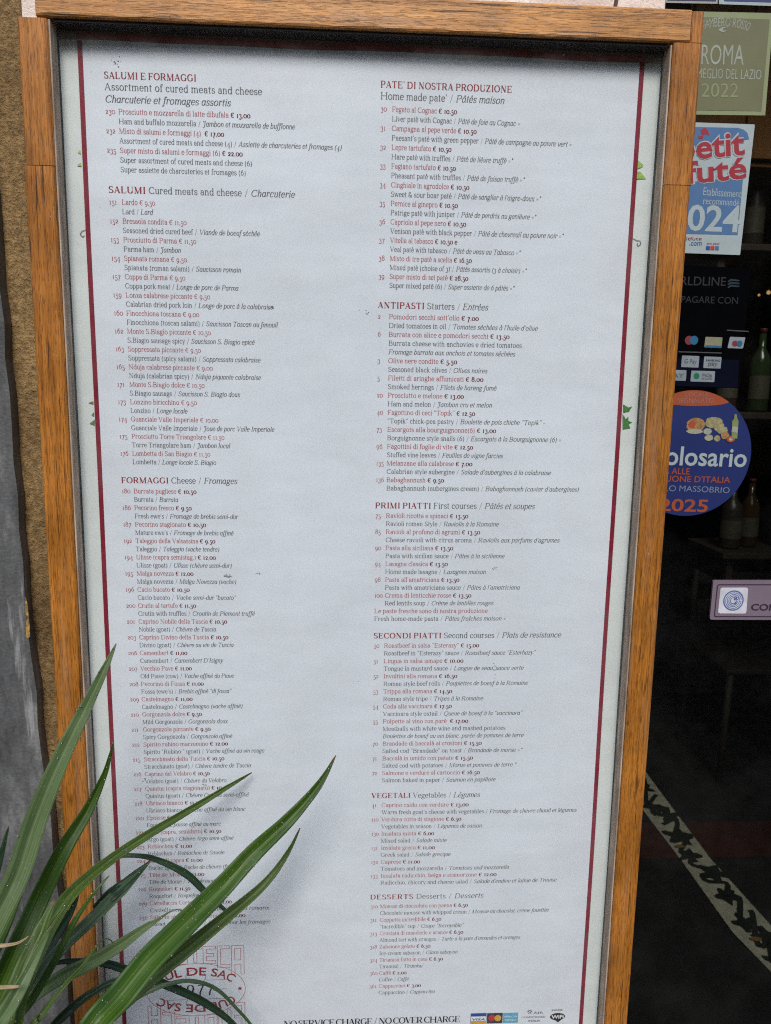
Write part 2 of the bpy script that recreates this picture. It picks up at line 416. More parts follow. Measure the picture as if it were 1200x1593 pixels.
G['g'] = (470, [('A', A(215, 340, 138, 164, 0, 360, 16)), ('A', [(130, 205), (95, 150), (120, 90), (240, 70), (340, 60)]), ('A', A(225, -75, 180, 125, 50, 360+50, 16)), ('H', [(320, 450), (400, 500)]), ('B', [(420, 480)], 40)])
G['k'] = (500, st(105, 0, AS)+[('H', [(105, 220), (370, 490)]), ('S', [(210, 320), (400, 10)]), ('F', [(300, 497), (440, 497)]), ('F', [(330, 11), (480, 11)])])
G['v'] = (460, [('S', [(70, 500), (240, 5)]), ('H', [(240, 5), (395, 500)]), ('F', [(5, 497), (170, 497)]), ('F', [(320, 497), (455, 497)])])
G['w'] = (690, [('S', [(70, 500), (230, 5)]), ('H', [(230, 5), (350, 400)]), ('S', [(325, 500), (480, 5)]), ('H', [(480, 5), (620, 500)]), ('F', [(5, 497), (170, 497)]), ('F', [(260, 497), (410, 497)]), ('F', [(560, 497), (685, 497)])])
G['x'] = (470, [('S', [(95, 500), (375, 10)]), ('H', [(370, 500), (90, 10)]), ('F', [(20, 497), (190, 497)]), ('F', [(300, 497), (440, 497)]), ('F', [(20, 11), (160, 11)]), ('F', [(290, 11), (460, 11)])])
G['y'] = (460, [('S', [(70, 500), (240, 5)]), ('H', [(395, 500), (215, -60), (150, -190)]), ('B', [(115, -185)], 48), ('F', [(5, 497), (170, 497)]), ('F', [(320, 497), (455, 497)])])
G['z'] = (430, [('S', [(345, 480), (90, 25)]), ('H', [(50, 497), (370, 497)]), ('H', [(60, 11), (385, 11)]), ('H', [(50, 400), (50, 497)]), ('H', [(385, 11), (385, 130)])])
def cs(x, w=100): return st(x, 0, CP, 2, 1, w)
G['A'] = (680, [('H', [(85, 8), (320, 700)]), ('S', [(325, 700), (570, 8)]), ('H', [(155, 235), (480, 235)]), ('F', [(10, 11), (170, 11)]), ('F', [(460, 11), (670, 11)])])
G['B'] = (660, cs(145)+[('A', [(145, 697), (350, 697)]+A(360, 540, 160, 157, 90, -90, 8)+[(145, 383)]), ('A', [(145, 370), (370, 370)]+A(380, 190, 190, 180, 90, -90, 8)+[(145, 10)])])
G['C'] = (680, [('A', A(370, 354, 290, 346, 50, 315, 18)), ('H', [(590, 480), (590, 700)]), ('H', [(590, 20), (590, 170)])])
G['D'] = (740, cs(145)+[('A', [(145, 697), (350, 697)]+A(360, 354, 300, 343, 90, -90, 12)+[(145, 11)])])
G['E'] = (640, cs(145)+[('H', [(145, 697), (560, 697)]), ('H', [(145, 365), (430, 365)]), ('H', [(145, 11), (580, 11)]), ('H', [(560, 697), (560, 540)]), ('H', [(430, 290), (430, 440)]), ('H', [(585, 11), (585, 180)])])
G['F'] = (600, cs(145)+[('H', [(145, 697), (550, 697)]), ('H', [(145, 350), (420, 350)]), ('H', [(550, 697), (550, 540)]), ('H', [(420, 275), (420, 425)])])
G['G'] = (730, [('A', A(370, 354, 290, 346, 50, 318, 18)), ('H', [(590, 480), (590, 700)]), ('S', [(600, 60), (600, 300)]), ('F', [(490, 300), (700, 300)])])
G['H'] = (800, cs(145)+cs(655)+[('H', [(145, 360), (655, 360)])])
G['I'] = (350, cs(175))
G['J'] = (450, [('S', [(300, 700), (300, 80)]), ('F', [(195, 697), (400, 697)]), ('A', A(190, 80, 110, 90, 0, -120, 6)), ('B', [(110, 40)], 50)])
G['K'] = (720, cs(145)+[('H', [(145, 280), (540, 690)]), ('S', [(290, 420), (590, 10)]), ('F', [(450, 697), (640, 697)]), ('F', [(480, 11), (710, 11)])])
G['L'] = (610, cs(145)+[('H', [(145, 11), (560, 11)]), ('H', [(565, 11), (565, 200)])])
G['M'] = (880, [('H', [(130, 0), (130, 700)]), ('S', [(150, 700), (400, 10)]), ('H', [(410, 10), (700, 700)]), ('S', [(730, 0), (730, 708)]), ('F', [(40, 11), (220, 11)]), ('F', [(630, 11), (835, 11)]), ('F', [(50, 697), (180, 697)]), ('F', [(700, 697), (835, 697)])])
G['N'] = (760, [('H', [(145, 0), (145, 700)]), ('S', [(160, 700), (610, 10)]), ('H', [(620, 0), (620, 700)]), ('F', [(50, 11), (240, 11)]), ('F', [(530, 697), (710, 697)]), ('F', [(50, 697), (190, 697)])])
G['O'] = (740, [('A', A(370, 354, 300, 346, 0, 360, 24))])
G['P'] = (630, cs(145)+[('A', [(145, 697), (350, 697)]+A(360, 520, 185, 177, 90, -90, 9)+[(145, 343)])])
G['Q'] = (740, G['O'][1]+[('S', [(380, 10), (470, -90)]), ('A', [(470, -90), (560, -170), (690, -150)])])
G['R'] = (700, G['P'][1]+[('S', [(370, 340), (540, 60)]), ('A', [(540, 60), (590, 5), (680, 30)])])
G['S'] = (560, [('A', A(270, 535, 170, 165, 45, 235, 10)+A(280, 180, 195, 172, 50, -145, 10)), ('H', [(460, 510), (460, 700)]), ('H', [(75, 10), (75, 210)])])
G['T'] = (660, st(330, 0, CP, 0, 1, 110)+[('H', [(50, 697), (610, 697)]), ('H', [(50, 697), (50, 530)]), ('H', [(610, 697), (610, 530)])])
G['U'] = (730, [('S', [(150, 700), (150, 230)]), ('F', [(50, 697), (250, 697)]), ('A', A(375, 230, 225, 220, 180, 360, 10)), ('H', [(600, 230), (600, 700)]), ('F', [(520, 697), (690, 697)])])
G['V'] = (690, [('S', [(110, 700), (350, 10)]), ('H', [(350, 10), (590, 700)]), ('F', [(15, 697), (230, 697)]), ('F', [(510, 697), (680, 697)])])
G['W'] = (1000, [('S', [(110, 700), (330, 10)]), ('H', [(330, 10), (520, 600)]), ('S', [(470, 700), (690, 10)]), ('H', [(690, 10), (900, 700)]), ('F', [(15, 697), (230, 697)]), ('F', [(380, 697), (590, 697)]), ('F', [(820, 697), (990, 697)])])
G['X'] = (690, [('S', [(130, 700), (570, 10)]), ('H', [(560, 700), (120, 10)])])
G['Y'] = (660, st(340, 0, 330, 0, 1)+[('S', [(110, 700), (340, 320)]), ('H', [(340, 320), (570, 700)]), ('F', [(20, 697), (220, 697)]), ('F', [(490, 697), (650, 697)])])
G['Z'] = (620, [('S', [(500, 690), (120, 20)]), ('H', [(80, 697), (530, 697)]), ('H', [(60, 11), (550, 11)]), ('H', [(80, 540), (80, 697)]), ('H', [(550, 11), (550, 190)])])
# old style figures
G['0'] = (500, [('A', A(250, 255, 195, 250, 0, 360, 20))])
G['1'] = (350, st(175, 0, XH, 1, 1, 90))
G['2'] = (440, [('A', A(215, 370, 135, 135, 160, -40, 8)+[(200, 170), (70, 30)]), ('S', [(70, 40), (380, 40)]), ('B', [(105, 390)], 50)])
G['3'] = (430, [('A', A(200, 375, 125, 130, 140, -70, 8)), ('A', A(195, 20, 150, 225, 80, -130, 12)), ('B', [(95, -110)], 50), ('B', [(105, 430)], 42)])
G['4'] = (490, [('S', [(330, XH), (330, DS)]), ('H', [(330, XH), (50, 40), (460, 40)]), ('F', [(240, DS+11), (420, DS+11)])])
G['5'] = (430, [('H', [(110, 480), (110, 240)]), ('S', [(110, 470), (350, 470)]), ('A', A(200, 10, 160, 230, 120, -130, 13)), ('B', [(95, -130)], 50)])
G['6'] = (490, [('A', A(245, 230, 165, 226, 0, 360, 18)), ('A', [(85, 250), (110, 430), (200, 600), (370, 700)])])
G['7'] = (430, [('S', [(60, 470), (370, 470)]), ('A', [(385, 490), (280, 250), (190, 0), (170, DS)])])
G['8'] = (480, [('A', A(240, 545, 135, 150, 0, 360, 16)), ('A', A(240, 195, 170, 190, 0, 360, 18))])
G['9'] = (490, [('A', A(245, 275, 165, 226, 0, 360, 18)), ('A', [(405, 250), (380, 70), (290, -110), (120, -210)])])
G[' '] = (235, [])
G['.'] = (220, [('B', [(110, 50)], 55)])
G[','] = (220, [('B', [(110, 50)], 52), ('H', [(140, 40), (80, -110)])])
G['/'] = (430, [('H', [(90, -100), (340, 740)])])
G['-'] = (340, [('S', [(50, 230), (290, 230)])])
G['='] = (430, [('H', [(70, 330), (350, 330)]), ('H', [(70, 190), (350, 190)])])
G['*'] = (380, [('S', [(190, 500), (190, 700)]), ('S', [(100, 550), (280, 650)]), ('S', [(100, 650), (280, 550)])])
G['('] = (320, [('A', A(330, 270, 220, 470, 125, 235, 10))])
G[')'] = (320, [('A', A(-10, 270, 220, 470, 55, -55, 10))])
G["'"] = (210, [('B', [(110, 690)], 50), ('H', [(140, 680), (85, 550)])])
G['“'] = (360, [('B', [(110, 610)], 50), ('H', [(75, 620), (130, 740)]), ('B', [(250, 610)], 50), ('H', [(215, 620), (270, 740)])])
G['”'] = (360, [('B', [(110, 690)], 50), ('H', [(140, 680), (85, 550)]), ('B', [(250, 690)], 50), ('H', [(280, 680), (225, 550)])])
G['€'] = (600, [('A', A(350, 330, 220, 320, 50, 310, 14)), ('H', [(50, 390), (430, 390)]), ('H', [(50, 280), (410, 280)]), ('H', [(495, 480), (495, 650)])])
G['&'] = (640, [('A', A(230, 520, 130, 160, -20, 200, 9)+[(420, 80), (560, 10)]), ('A', A(260, 190, 190, 190, 120, 330, 9)+[(520, 340)])])
# italic variants
GI = {}
GI['a'] = (480, [('A', A(220, 250, 155, 246, 20, 340, 16)), ('S', [(370, 500), (370, 90)]), ('H', [(370, 70), (410, 15), (470, 70)])])
GI['f'] = (310, [('S', [(140, 600), (140, -120)]), ('A', A(235, 600, 95, 142, 180, 70, 6)), ('B', [(300, 690)], 46), ('H', [(40, 497), (280, 497)]), ('A', A(50, -110, 90, 110, 0, -90, 5)), ('B', [(20, -200)], 42)])
GI['v'] = (450, [('S', [(90, 500), (150, 40)]), ('A', [(150, 20), (270, 60), (370, 250), (370, 420), (330, 490)])])
GI['J'] = (470, [('S', [(300, 700), (300, -60)]), ('A', A(190, -60, 110, 120, 0, -150, 7)), ('H', [(130, 697), (420, 697)]), ('A', A(130, 620, 60, 77, 90, 240, 5))])
for b in 'nmhuildpqkrt':
    a, s = G[b]; GI[b] = (a*.93, [x for x in s if x[0] != 'F']+[('H', [p for p in x[1]]) for x in s if x[0] == 'F' and abs(x[1][0][0]-x[1][1][0]) < 95 and x[1][0][1] > 100])
for base, mk, ac in (('a', 'à', 'g'), ('a', 'â', 'c'), ('e', 'è', 'g'), ('e', 'é', 'a'), ('e', 'ê', 'c'), ('ı', 'î', 'c'), ('u', 'ù', 'g')):
    for src, dst in ((G, G), (GI, GI)):
        bs = src.get(base) or G[base]
        m = bs[0]*.5
        acc = {'g': [('S', [(m-70, 720), (m+40, 600)])], 'a': [('S', [(m+70, 720), (m-40, 600)])], 'c': [('H', [(m-90, 600), (m, 710)]), ('S', [(m, 710), (m+80, 600)])]}[ac]
        dst[mk] = (bs[0], bs[1]+acc)
MODE = {}
def glyph(ch, ital, bold):
    key = (ch, ital, bold)
    if key in MODE: return MODE[key]
    adv, st_ = (GI.get(ch) if ital else None) or G.get(ch) or G['.']
    stem = 138 if bold else 84; hair = 40 if bold else 34
    V = []; Q = []
    for layer, s in enumerate(st_):
        md, pts = s[0], s[1]
        lay = layer % 3
        if md == 'B':
            x, y = pts[0]; r = s[2]*(1.15 if bold else 1)
            i0 = len(V); V += [(x+r*math.cos(a*PI/3), y+r*math.sin(a*PI/3), lay) for a in range(6)]
            Q += [(i0, i0+1, i0+2, i0+3), (i0, i0+3, i0+4, i0+5)]; continue
        n = len(pts); i0 = len(V)
        closed = n > 3 and abs(pts[0][0]-pts[-1][0]) < 1 and abs(pts[0][1]-pts[-1][1]) < 1
        for i, (x, y) in enumerate(pts):
            if closed and i in (0, n-1): a, b = pts[n-2], pts[1]
            else: a, b = pts[max(0, i-1)], pts[min(n-1, i+1)]
            dx, dy = b[0]-a[0], b[1]-a[1]; L = math.hypot(dx, dy) or 1; dx /= L; dy /= L
            if md == 'A': h = (hair+(stem-hair)*abs(dy)**1.7)/2
            elif md == 'S': h = (stem if abs(dx) < .9 else stem*.62)/2
            else: h = hair/2
            V += [(x-dy*h, y+dx*h, lay), (x+dy*h, y-dx*h, lay)]
        for i in range(n-1): Q.append((i0+2*i+1, i0+2*i+3, i0+2*i+2, i0+2*i))
    V = np.array(V, float).reshape(-1, 3) if V else np.zeros((0, 3)); Q = np.array(Q, int).reshape(-1, 4)
    if ital and len(V): V[:, 0] += V[:, 1]*.21-20
    if bold: adv = adv*1.06
    MODE[key] = (adv, V, Q); return MODE[key]
def parse(runs, track=0):
    """runs: (text, italic, bold, ink, scale) -> glyph placements, width in em/1000"""
    x = 0; out = []
    for txt, it, bd, ink, sc in runs:
        for ch in txt:
            g = glyph(ch, it, bd); out.append((x, g, ink, sc)); x += g[0]*sc+track
    return out, x-track
class Lettering:
    def __init__(s): s.v = []; s.q = []; s.m = []; s.n = 0
    def line(s, x, z, em, runs, xend=None, base_y=0, xf=None):
        pl, wd = parse(runs); k = em/1000; tr = 0; sx = 1
        if xend:
            want = (xend-x)/k; r = want/wd; sx = max(.94, min(1.06, r))
            tr = (want/sx-wd)/max(1, len(pl)-1)
        for i, (gx, (adv, V, Q), ink, sc) in enumerate(pl):
            if not len(V): continue
            X = x+((gx+i*tr)+V[:, 0]*sc)*k*sx; Z = z+V[:, 1]*k*sc
            if xf: X, Z = xf(X, Z)
            s.v.append(np.stack([X, V[:, 2]*.00003, Z], 1)); s.q.append(Q+s.n); s.m += [ink]*len(Q); s.n += len(V)
    def poly(s, pts, ink, lay=0):
        s.v.append(np.array([(x, lay*.00003, z) for x, z in pts])); s.q.append(np.array([list(range(s.n, s.n+4))])); s.m.append(ink); s.n += 4
    def stroke(s, pts, w, ink, lay=0):
        for (x0, z0), (x1, z1) in zip(pts, pts[1:]):
            L = math.hypot(x1-x0, z1-z0) or 1e-9; nx, nz = -(z1-z0)/L*w/2, (x1-x0)/L*w/2
            s.poly([(x0+nx, z0+nz), (x0-nx, z0-nz), (x1-nx, z1-nz), (x1+nx, z1+nz)], ink, lay)
    def build(s, name, parent, dy=.00025, mats=None):
        v = np.concatenate(s.v); q = np.concatenate(s.q)
        y = np.array([wav(a, b) for a, b in zip(v[:, 0], v[:, 2])])
        v[:, 1] = y+dy-v[:, 1]
        # faces look towards the viewer (-y)
        a, b, c = v[q[:, 0]], v[q[:, 1]], v[q[:, 2]]
        ny = np.cross(b-a, c-a)[:, 1]; q[ny > 0] = q[ny > 0][:, ::-1]
        me = bpy.data.meshes.new(name); me.from_pydata(v.tolist(), [], q.tolist())
        me.update(); me.polygons.foreach_set('material_index', s.m)
        return link(name, me, mats or INK, parent)

LEFT = """
H;120.8;SALUMI E FORMAGGI||;306
h;139;|Assortment of cured meats and cheese|;408
h;158.3;||Charcuterie et fromages assortis;359
b;176.5;230;Prosciutto e mozzarella di latte dibufala € 13,00;390
;192.2;;Ham and buffalo mozzarella /| Jambon et mozzarella de bufflonne;459
b;206.5;232;Misto di salumi e formaggi (4)  € 17,00;349
;222;;Assortment of cured meats and cheese (4) /| Assiette de charcuteries et fromages (4);532
b;237;235;Super misto di salumi e formaggi (6) € 22,00;378
;252.4;;Super assortment of cured meats and cheese (6);392.7
;266.8;;Super assiette de charcuteries et fromages (6);383
#
H;299.3;SALUMI| Cured meats and cheese /| Charcuterie;459
n;317.5;151;Lardo € 9,50;241.5
;332.2;;Lard /| Lard;237.6
n;347.6;152;Bresaola condita € 11,50;290.5
;361.3;;Seasoned dried cured beef /| Viande de boeuf séchée;404.6
n;376.3;153;Prosciutto di Parma € 11,50;305.5
;391;;Parma ham /| Jambon;281.4
n;405;154;Spianata romana € 9,50;291
;419.7;;Spianata (roman salami) /| Saucisson romain;375
n;434;157;Coppa di Parma € 9,50;288.4
;448;;Coppa pork meat /| Longe de porc de Parma;371
n;462;159;Lonza calabrese piccante € 9,50;327
;476;;Calabrian dried pork loin /| Longe de porc à la calabraise;425
n;490.7;160;Finocchiona toscana € 9,00;310
;504.7;;Finocchiona (toscan salami) /| Saucisson Toscan au fenouil;432
n;518.4;162;Monte S.Biagio piccante € 10,50;328
;532.4;;S.Biagio sausage spicy /| Saucisson S. Biagio epicé;396
n;546;163;Soppressata piccante € 9,50;312.5
;560;;Soppressata (spicy salami) /| Soppressata calabraise;405
n;574;165;Nduja calabrese piccante € 9,00;331
;587.7;;Nduja (calabrian spicy) /| Nduja piquante calabraise;405.7
n;601.3;171;Monte S.Biagio dolce € 10,50;318
;615;;S.Biagio sausage /| Saucisson S. Biagio doux;373.5
n;628.6;173;Lonzino biricchino € 9,50;306
;642.3;;Lonzino /| Longe locale;291
n;655.2;174;Guanciale Valle Imperiale € 10,00;339.5
;668.9;;Guanciale Valle Imperiale /| Joue de porc Valle Imperiale;426.7
n;682;175;Prosciutto Torre Triangolare € 11,50;349
;695.8;;Torre Triangolare ham /| Jambon local;357.7
n;708.8;176;Lombetta di San Biagio € 11,50;327
;722.4;;Lombetta /| Longe locale S. Biagio;336
#
H;751.7;FORMAGGI| Cheese /| Fromages;369
b;767.5;180;Burrata pugliese € 10,50;305.5
;780.4;;Burrata /| Burrata;276.5
b;793.4;186;Pecorino fresco € 9,50;298
;806.7;;Fresh ewe's /| Fromage de brebis semi-dur;370
b;819.6;187;Pecorino stagionato € 10,50;320.6
;832.2;;Mature ewe's /| Fromage de brebis affiné;363
b;845;192;Taleggio della Valsassina € 9,50;335
;857.4;;Taleggio /| Taleggio (vache tendre);341
b;870.7;194;Ulisse (capra semistag.) € 12,00;336
;883.3;;Ulisse (goat) /| Ulisse (chèvre semi-dur);360.5
b;895.9;195;Malga novezza € 12,00;301
;908;;Malga novezza /| Malga Novezza (vache);367.5
b;920.8;196;Cacio bucato € 10,50;295
;933.4;;Cacio bucato /| Vache semi-dur “bucato”;367
b;946;200;Crutin al tartufo € 11,50;305
;958.2;;Crutin with truffles /| Croutin de Piemont truffé;396.5
b;970.8;201;Caprino Nobile della Tuscia € 10,50;353.5
;983;;Nobile (goat) /| Chèvre de Tuscia;336
b;995.3;203;Caprino Divino della Tuscia € 10,50;355.6
;1007.9;;Divino (goat) /| Chèvre au vin de Tuscia;363.3
b;1020;206;Camembert € 11,00;291.5
;1032.4;;Camembert /| Camembert D'Isigny;346.9
b;1044.3;207;Vecchio Pave € 11,00;298.6
;1056.2;;Old Piave (cow) /| Vache affiné du Piave;364
b;1068.5;208;Pecorino di Fossa € 11,00;317
;1080;;Fossa (ewe's) /| Brebis affiné “di fossa”;359.8
b;1092.5;209;Castelmagno € 11,00;299.6
;1104;;Castelmagno /| Castelmagno (vache affiné);377.3
b;1116.3;210;Gorgonzola dolce € 9,50;314
;1127.9;;Mild Gorgonzola /| Gorgonzola doux;354
b;1139.8;211;Gorgonzola piccante € 9,50;327.6
;1151.3;;Spicy Gorgonzola /| Gorgonzola affiné;361
b;1162.5;212;Spirito rubino marzemino € 12,00;354.6
;1174.4;;Spirito “Rubino “ (goat) /| Vache affiné au vin rouge;411
b;1186;215;Stracchinato della Tuscia € 10,50;349
;1197.5;;Stracchinato (goat) /| Chèvre tendre de Tuscia;390
b;1209;216;Caprino del Velabro € 10,50;326
;1220.6;;Velabro (goat) /| Chèvre du Velabro;351.8
b;1231.8;217;Quintus (capra stagionato) € 10,50;356
;1243.4;;Quintus (goat) /| Chèvre Quintus semi-affiné;387
b;1254.6;218;Ubriaco bianco € 11,50;313
;1265.8;;Ubriaco bianco /| Vache affiné au vin blanc;381.5
b;1277.3;220;Epoisse € 9,50;284
;1287.8;;Epoisse /| Epoisse affiné au marc;343
b;1299;221;Argo (capra, semiduro) € 10,50;344
;1310.4;;Argo (goat) /| Chèvre Argo semi-affiné;363
b;1322.3;223;Reblochon € 11,00;298.6
;1332.8;;Reblochon /| Reblochon de Savoie;348.6
b;1344;224;Buche di capra € 11,00;315
;1355.2;;Buche (goat) /| Buche de chèvre (français);378
b;1366;225;Tête de Moine € 11,00;317.5
;1377.3;;Tête de Moine /| Tête de moine;339
b;1387.8;226;Roquefort € 11,50;296
;1399.3;;Roquefort /| Roquefort;311.5
b;1410.5;229;Castellaccin Corte Farfengo € 12,00;360.5
;1421;;Castellaccin Corte /| Vache affiné au romarin;419
b;1431.5;242;Salse in abbinamento formaggi € 2,00;382
;1442;;Sweet sauces cheese /| Sauces pour les fromages;420.7
"""
RIGHT = """
H;135.5;PATE' DI NOSTRA PRODUZIONE||;798
h;153.8;|Home made pate' /| Pâtés maison;785.6
b;171.8;30;Fegato al Cognac € 10,50;711.8
;188;;Liver patè with Cognac /| Pâté de foie au Cognac =;810
b;203;31;Campagna al pepe verde € 10,50;742.4
;217;;Paesant's patè with green pepper /| Pâté de campagne au poivre vert =;891
b;232.4;32;Lepre tartufato € 10,50;703
;248;;Hare patè with truffles /| Pâté de lièvre truffé =*;799
b;262;33;Fagiano tartufato € 10,50;710
;277.4;;Pheasant patè with truffles /| Pâté de faisan truffé =*;817.4
b;292;34;Cinghiale in agrodolce € 10,50;731
;305;;Sweet & sour boar patè /| Pâté de sanglier à l'aigre-doux =*;843
b;320;35;Pernice al ginepro € 10,50;713
;333.8;;Patrige patè with juniper /| Pâté de perdrix au genièvre =*;835.7
b;348.5;36;Capriolo al pepe nero € 10,50;726
;362.6;;Venison patè with black pepper /| Pâté de chevreuil au poivre noir =*;878.6
b;377;37;Vitella al tabasco € 10,50 e;712.4
;391;;Veal patè with tabasco /| Pâté de veau au Tabasco =*;811
b;405;38;Misto di tre patè a scelta € 16,50;735
;419;;Mixed patè (choise of 3) /| Pâtés assortis (3 à choisir) =*;820.7
b;433;39;Super misto di sei patè € 28,50;729.5
;447;;Super mixed patè (6) /| Super assiette de 6 pâtés =*;801.5
#
H;478.8;ANTIPASTI| Starters /| Entrées;760.4
b;495;2;Pomodori secchi sott'olio € 7,00;746
;508.8;;Dried tomatoes in oil /| Tomates séchées à l'huile d'olive;838
b;523.5;6;Burrata con alice e pomodori secchi € 13,50;794
;537.3;;Burrata cheese with anchovies e dried tomatoes;813
;550.8;;| Fromage burrata aux anchois et tomates séchées;802.4
b;564.6;3;Olive nere condite € 5,50;712
;577.8;;Seasoned black olives /| Olives noires;759
b;591.6;5;Filetti di aringhe affumicati € 8,00;753
;604.8;;Smoked herrings /| Filets de hareng fumé;773
b;618.6;20;Prosciutto e melone € 13,00;722.6
;631.8;;Ham and melon /| Jambon cru et melon;766
b;645;40;Fagottino di ceci “Topik” € 12,50;740
;658;;“Topik” chick-pea pastry /| Boulette de pois chiche “Topik” =;849.5
b;672;73;Escargots alla bourguignonne(6) € 13,00;772.7
;684.3;;Borguignonne style snails (6) /| Escargots à la Bourguignonne (6) =;874
b;698;96;Fagottini di foglie di vite € 12,50;736.7
;710.7;;Stuffed vine leaves /| Feuilles de vigne farcies;783
b;723.6;135;Melanzane alla calabrese € 7,00;735.5
;736.2;;Calabrian style aubergine /| Salade d'aubergines à la calabraise;857.6
b;749.4;136;Babaghannush € 9,50;691.4
;762.6;;Babaghannush (aubergines cream) /| Babaghannush (caviar d'aubergines);901.4
#
H;790.4;PRIMI PIATTI| First courses /| Pâtés et soupes;832.4
b;805.4;75;Ravioli ricotta e spinaci € 13,50;729
;818;;Ravioli roman Style /| Raviolis à la Romaine;776
b;830.3;85;Ravioli al profuno di agrumi € 13,50;747.5
;843.2;;Cheese ravioli with citrus aroma /| Raviolis aux parfums d'agrumes;871
b;855.5;90;Pasta alla siciliana € 13,50;705.5
;867.5;;Pasta with sicilian sauce /| Pâtes à la sicilienne;785
b;880;94;Lasagna classica € 13,50;697
;892.4;;Home made lasagne /| Lasagnes maison;756
b;904.7;98;Pasta all'amatriciana € 13,50;715
;917;;Pasta with amatriciana sauce /| Pâtes à l'amatriciana;809
b;929.3;100;Crema di lenticchie rosse € 13,50;733.7
;941.3;;Red lentils soup /| Crème de lentilles rouges;768
b;953.6;<;Le paste fresche sono di nostra produzione;759
;966;<;Fresh home-made pasta /| Pâtes fraîches maison =;787.4
#
H;993;SECONDI PIATTI| Second courses /| Plats de resistance;873.5
b;1007.6;50;Roastbeef in salsa “Esterazy” € 15,00;746
;1019.6;;Roastbeef in “Esterazy” sauce /| Roastbeef sauce “Esterhazy”;833.6
b;1031.6;51;Lingua in salsa senape € 10,00;721.5
;1043.6;;Tongue in mustard sauce /| Langue de veau, sauce verte;815
b;1055.3;52;Involtini alla romana € 16,50;712
;1067;;Roman style beef rolls /| Paupiettes de boeuf à la Romaine;822
b;1079.3;53;Trippa alla romana € 14,50;704
;1091;;Roman style tripe /| Tripes à la Romaine;752
b;1103;54;Coda alla vaccinara € 17,50;703.4
;1114;;Vaccinara style oxtail /| Queue de boeuf à la “vaccinara”;813
b;1126.8;55;Polpette al vino con purè  € 17,00;729
;1137.6;;Meatballs with white wine and mashed potatoes;787
;1149;;| Boulettes de boeuf au vin blanc, purée de pommes de terre;815
b;1161;70;Brandade di baccalà ai crostoni € 15,50;750
;1172.4;;Salted cod “Brandade” on toast /| Brandade de morue =*;813
b;1183.5;71;Baccalà in umido con patate € 15,50;736.4
;1195;;Salted cod with potatoes /| Morue et pommes de terre *;803.6
b;1206.3;72;Salmone e verdure al cartoccio € 16,50;747
;1218.3;;Salmon baked in paper /| Saumon en papillote;771
#
H;1242.6;VEGETALI| Vegetables /| Légumes;747
b;1256.4;41;Caprino caldo con verdure € 13,00;729.5
;1267.2;;Warm fresh goat's cheese with vegetables /| Fromage de chèvre chaud et légumes;897
b;1279;110;Verdura cotta di stagione € 6,50;718
;1290;;Vegetables in season /| Légumes de saison;749.6
b;1301;130;Insalata mista € 6,00;676
;1312;;Mixed salad /| Salade mixte;695
b;1322.4;131;Insalata greca € 11,00;677
;1333.8;;Greek salad /| Salade grecque;701
b;1344.6;132;Caprese € 11,00;654
;1355;;Tomatoes and mozzarella /| Tomatoes and mozzarella;792
b;1366;133;Insalata radicchio, belga e scamorzone € 12,00;772.7
;1376.7;;Radicchio, chicory and cheese salad /| Salade d'endive et laîtue de Trevise;866
#
H;1400;DESSERTS| Desserts /| Desserts;752
b;1414;310;Mousse di cioccolato con panna € 6,50;728
;1423.7;;Chocolate mousse with whipped cream /| Mousse au chocolat, crème fouettée;853.6
b;1434.4;311;Coppetta incredibile € 6,50;687
;1444.7;;“Incredible” cup /| Coupe “Incroyable”;721
b;1456;313;Crostata di mandorle e arance € 6,50;721
;1466.6;;Almond tart with oranges /| Tarte a la pate d'amandes et oranges;809
b;1476;318;Zabaione gelato € 6,50;670
;1487;;Ice-cream sabayon /| Glace sabayon;712
b;1497.6;324;Tiramisù fatto in casa € 6,50;689.5
;1507;;Tiramisù /| Tiramisu';659
b;1518.7;360;Caffè € 2,00;633
;1527.5;;Coffee /| Caffè;636
b;1538.7;361;Cappuccino € 3,00;655.4
;1548.6;;Cappuccino /| Cappuccino;677
"""
def column(block, xh, xn, xt, pxname):
    for sec in block.strip().split('#\n'):
        L = Lettering(); rows = [r.split(';') for r in sec.strip().split('\n')]
        items = [i for i, r in enumerate(rows) if r[0] not in 'Hh' or r[0] == '']
        zz = [at(pxname(float(rows[i][1])), float(rows[i][1]), 0).z for i in items]
        fit = np.polyfit(items, zz, 1)
        for i, r in enumerate(rows):
            y = float(r[1])
            if r[0] in ('H', 'h'):
                z = at(pxname(y)-12, y, 0).z; a, b, c = r[2].split('|')
                xe = at(float(r[3]), y, 0).x
                L.line(xh, z, .0095 if a else .0098, [(a, 0, 1, 0, 1), (b, 0, 0, 3, 1.03), (c, 1, 0, 3, 1.03)], xe)
                continue
            z = fit[0]*i+fit[1]; xe = at(float(r[4]), y, 0).x
            x = xn if r[2] == '<' else xt
            if r[0] in ('b', 'n'):
                if r[2] != '<': L.line(xn, z, .0077, [(r[2], 0, 0, 1, 1)])
                t = r[3].split('€')
                runs = [(t[0], 0, 0, 1, 1)]
                if len(t) > 1: runs.append(('€'+t[1], 0, r[0] == 'b', 2 if r[0] == 'b' else 1, .98 if r[0] == 'b' else 1))
                L.line(x, z, .0076, runs, xe)
            else:
                t = (r[3]+'|').split('|')
                L.line(x, z, .0076, [(t[0], 0, 0, 3, 1), (t[1].lstrip() if not t[0] else t[1], 1, 0, 3, 1)], xe)
        L.build('lettering', poster)
column(LEFT, -.2833, -.2832, -.2694, lambda y: 184+(y-176)*.0390)
column(RIGHT, .0156, .0160, .0286, lambda y: 607-(y-172)*.0126)

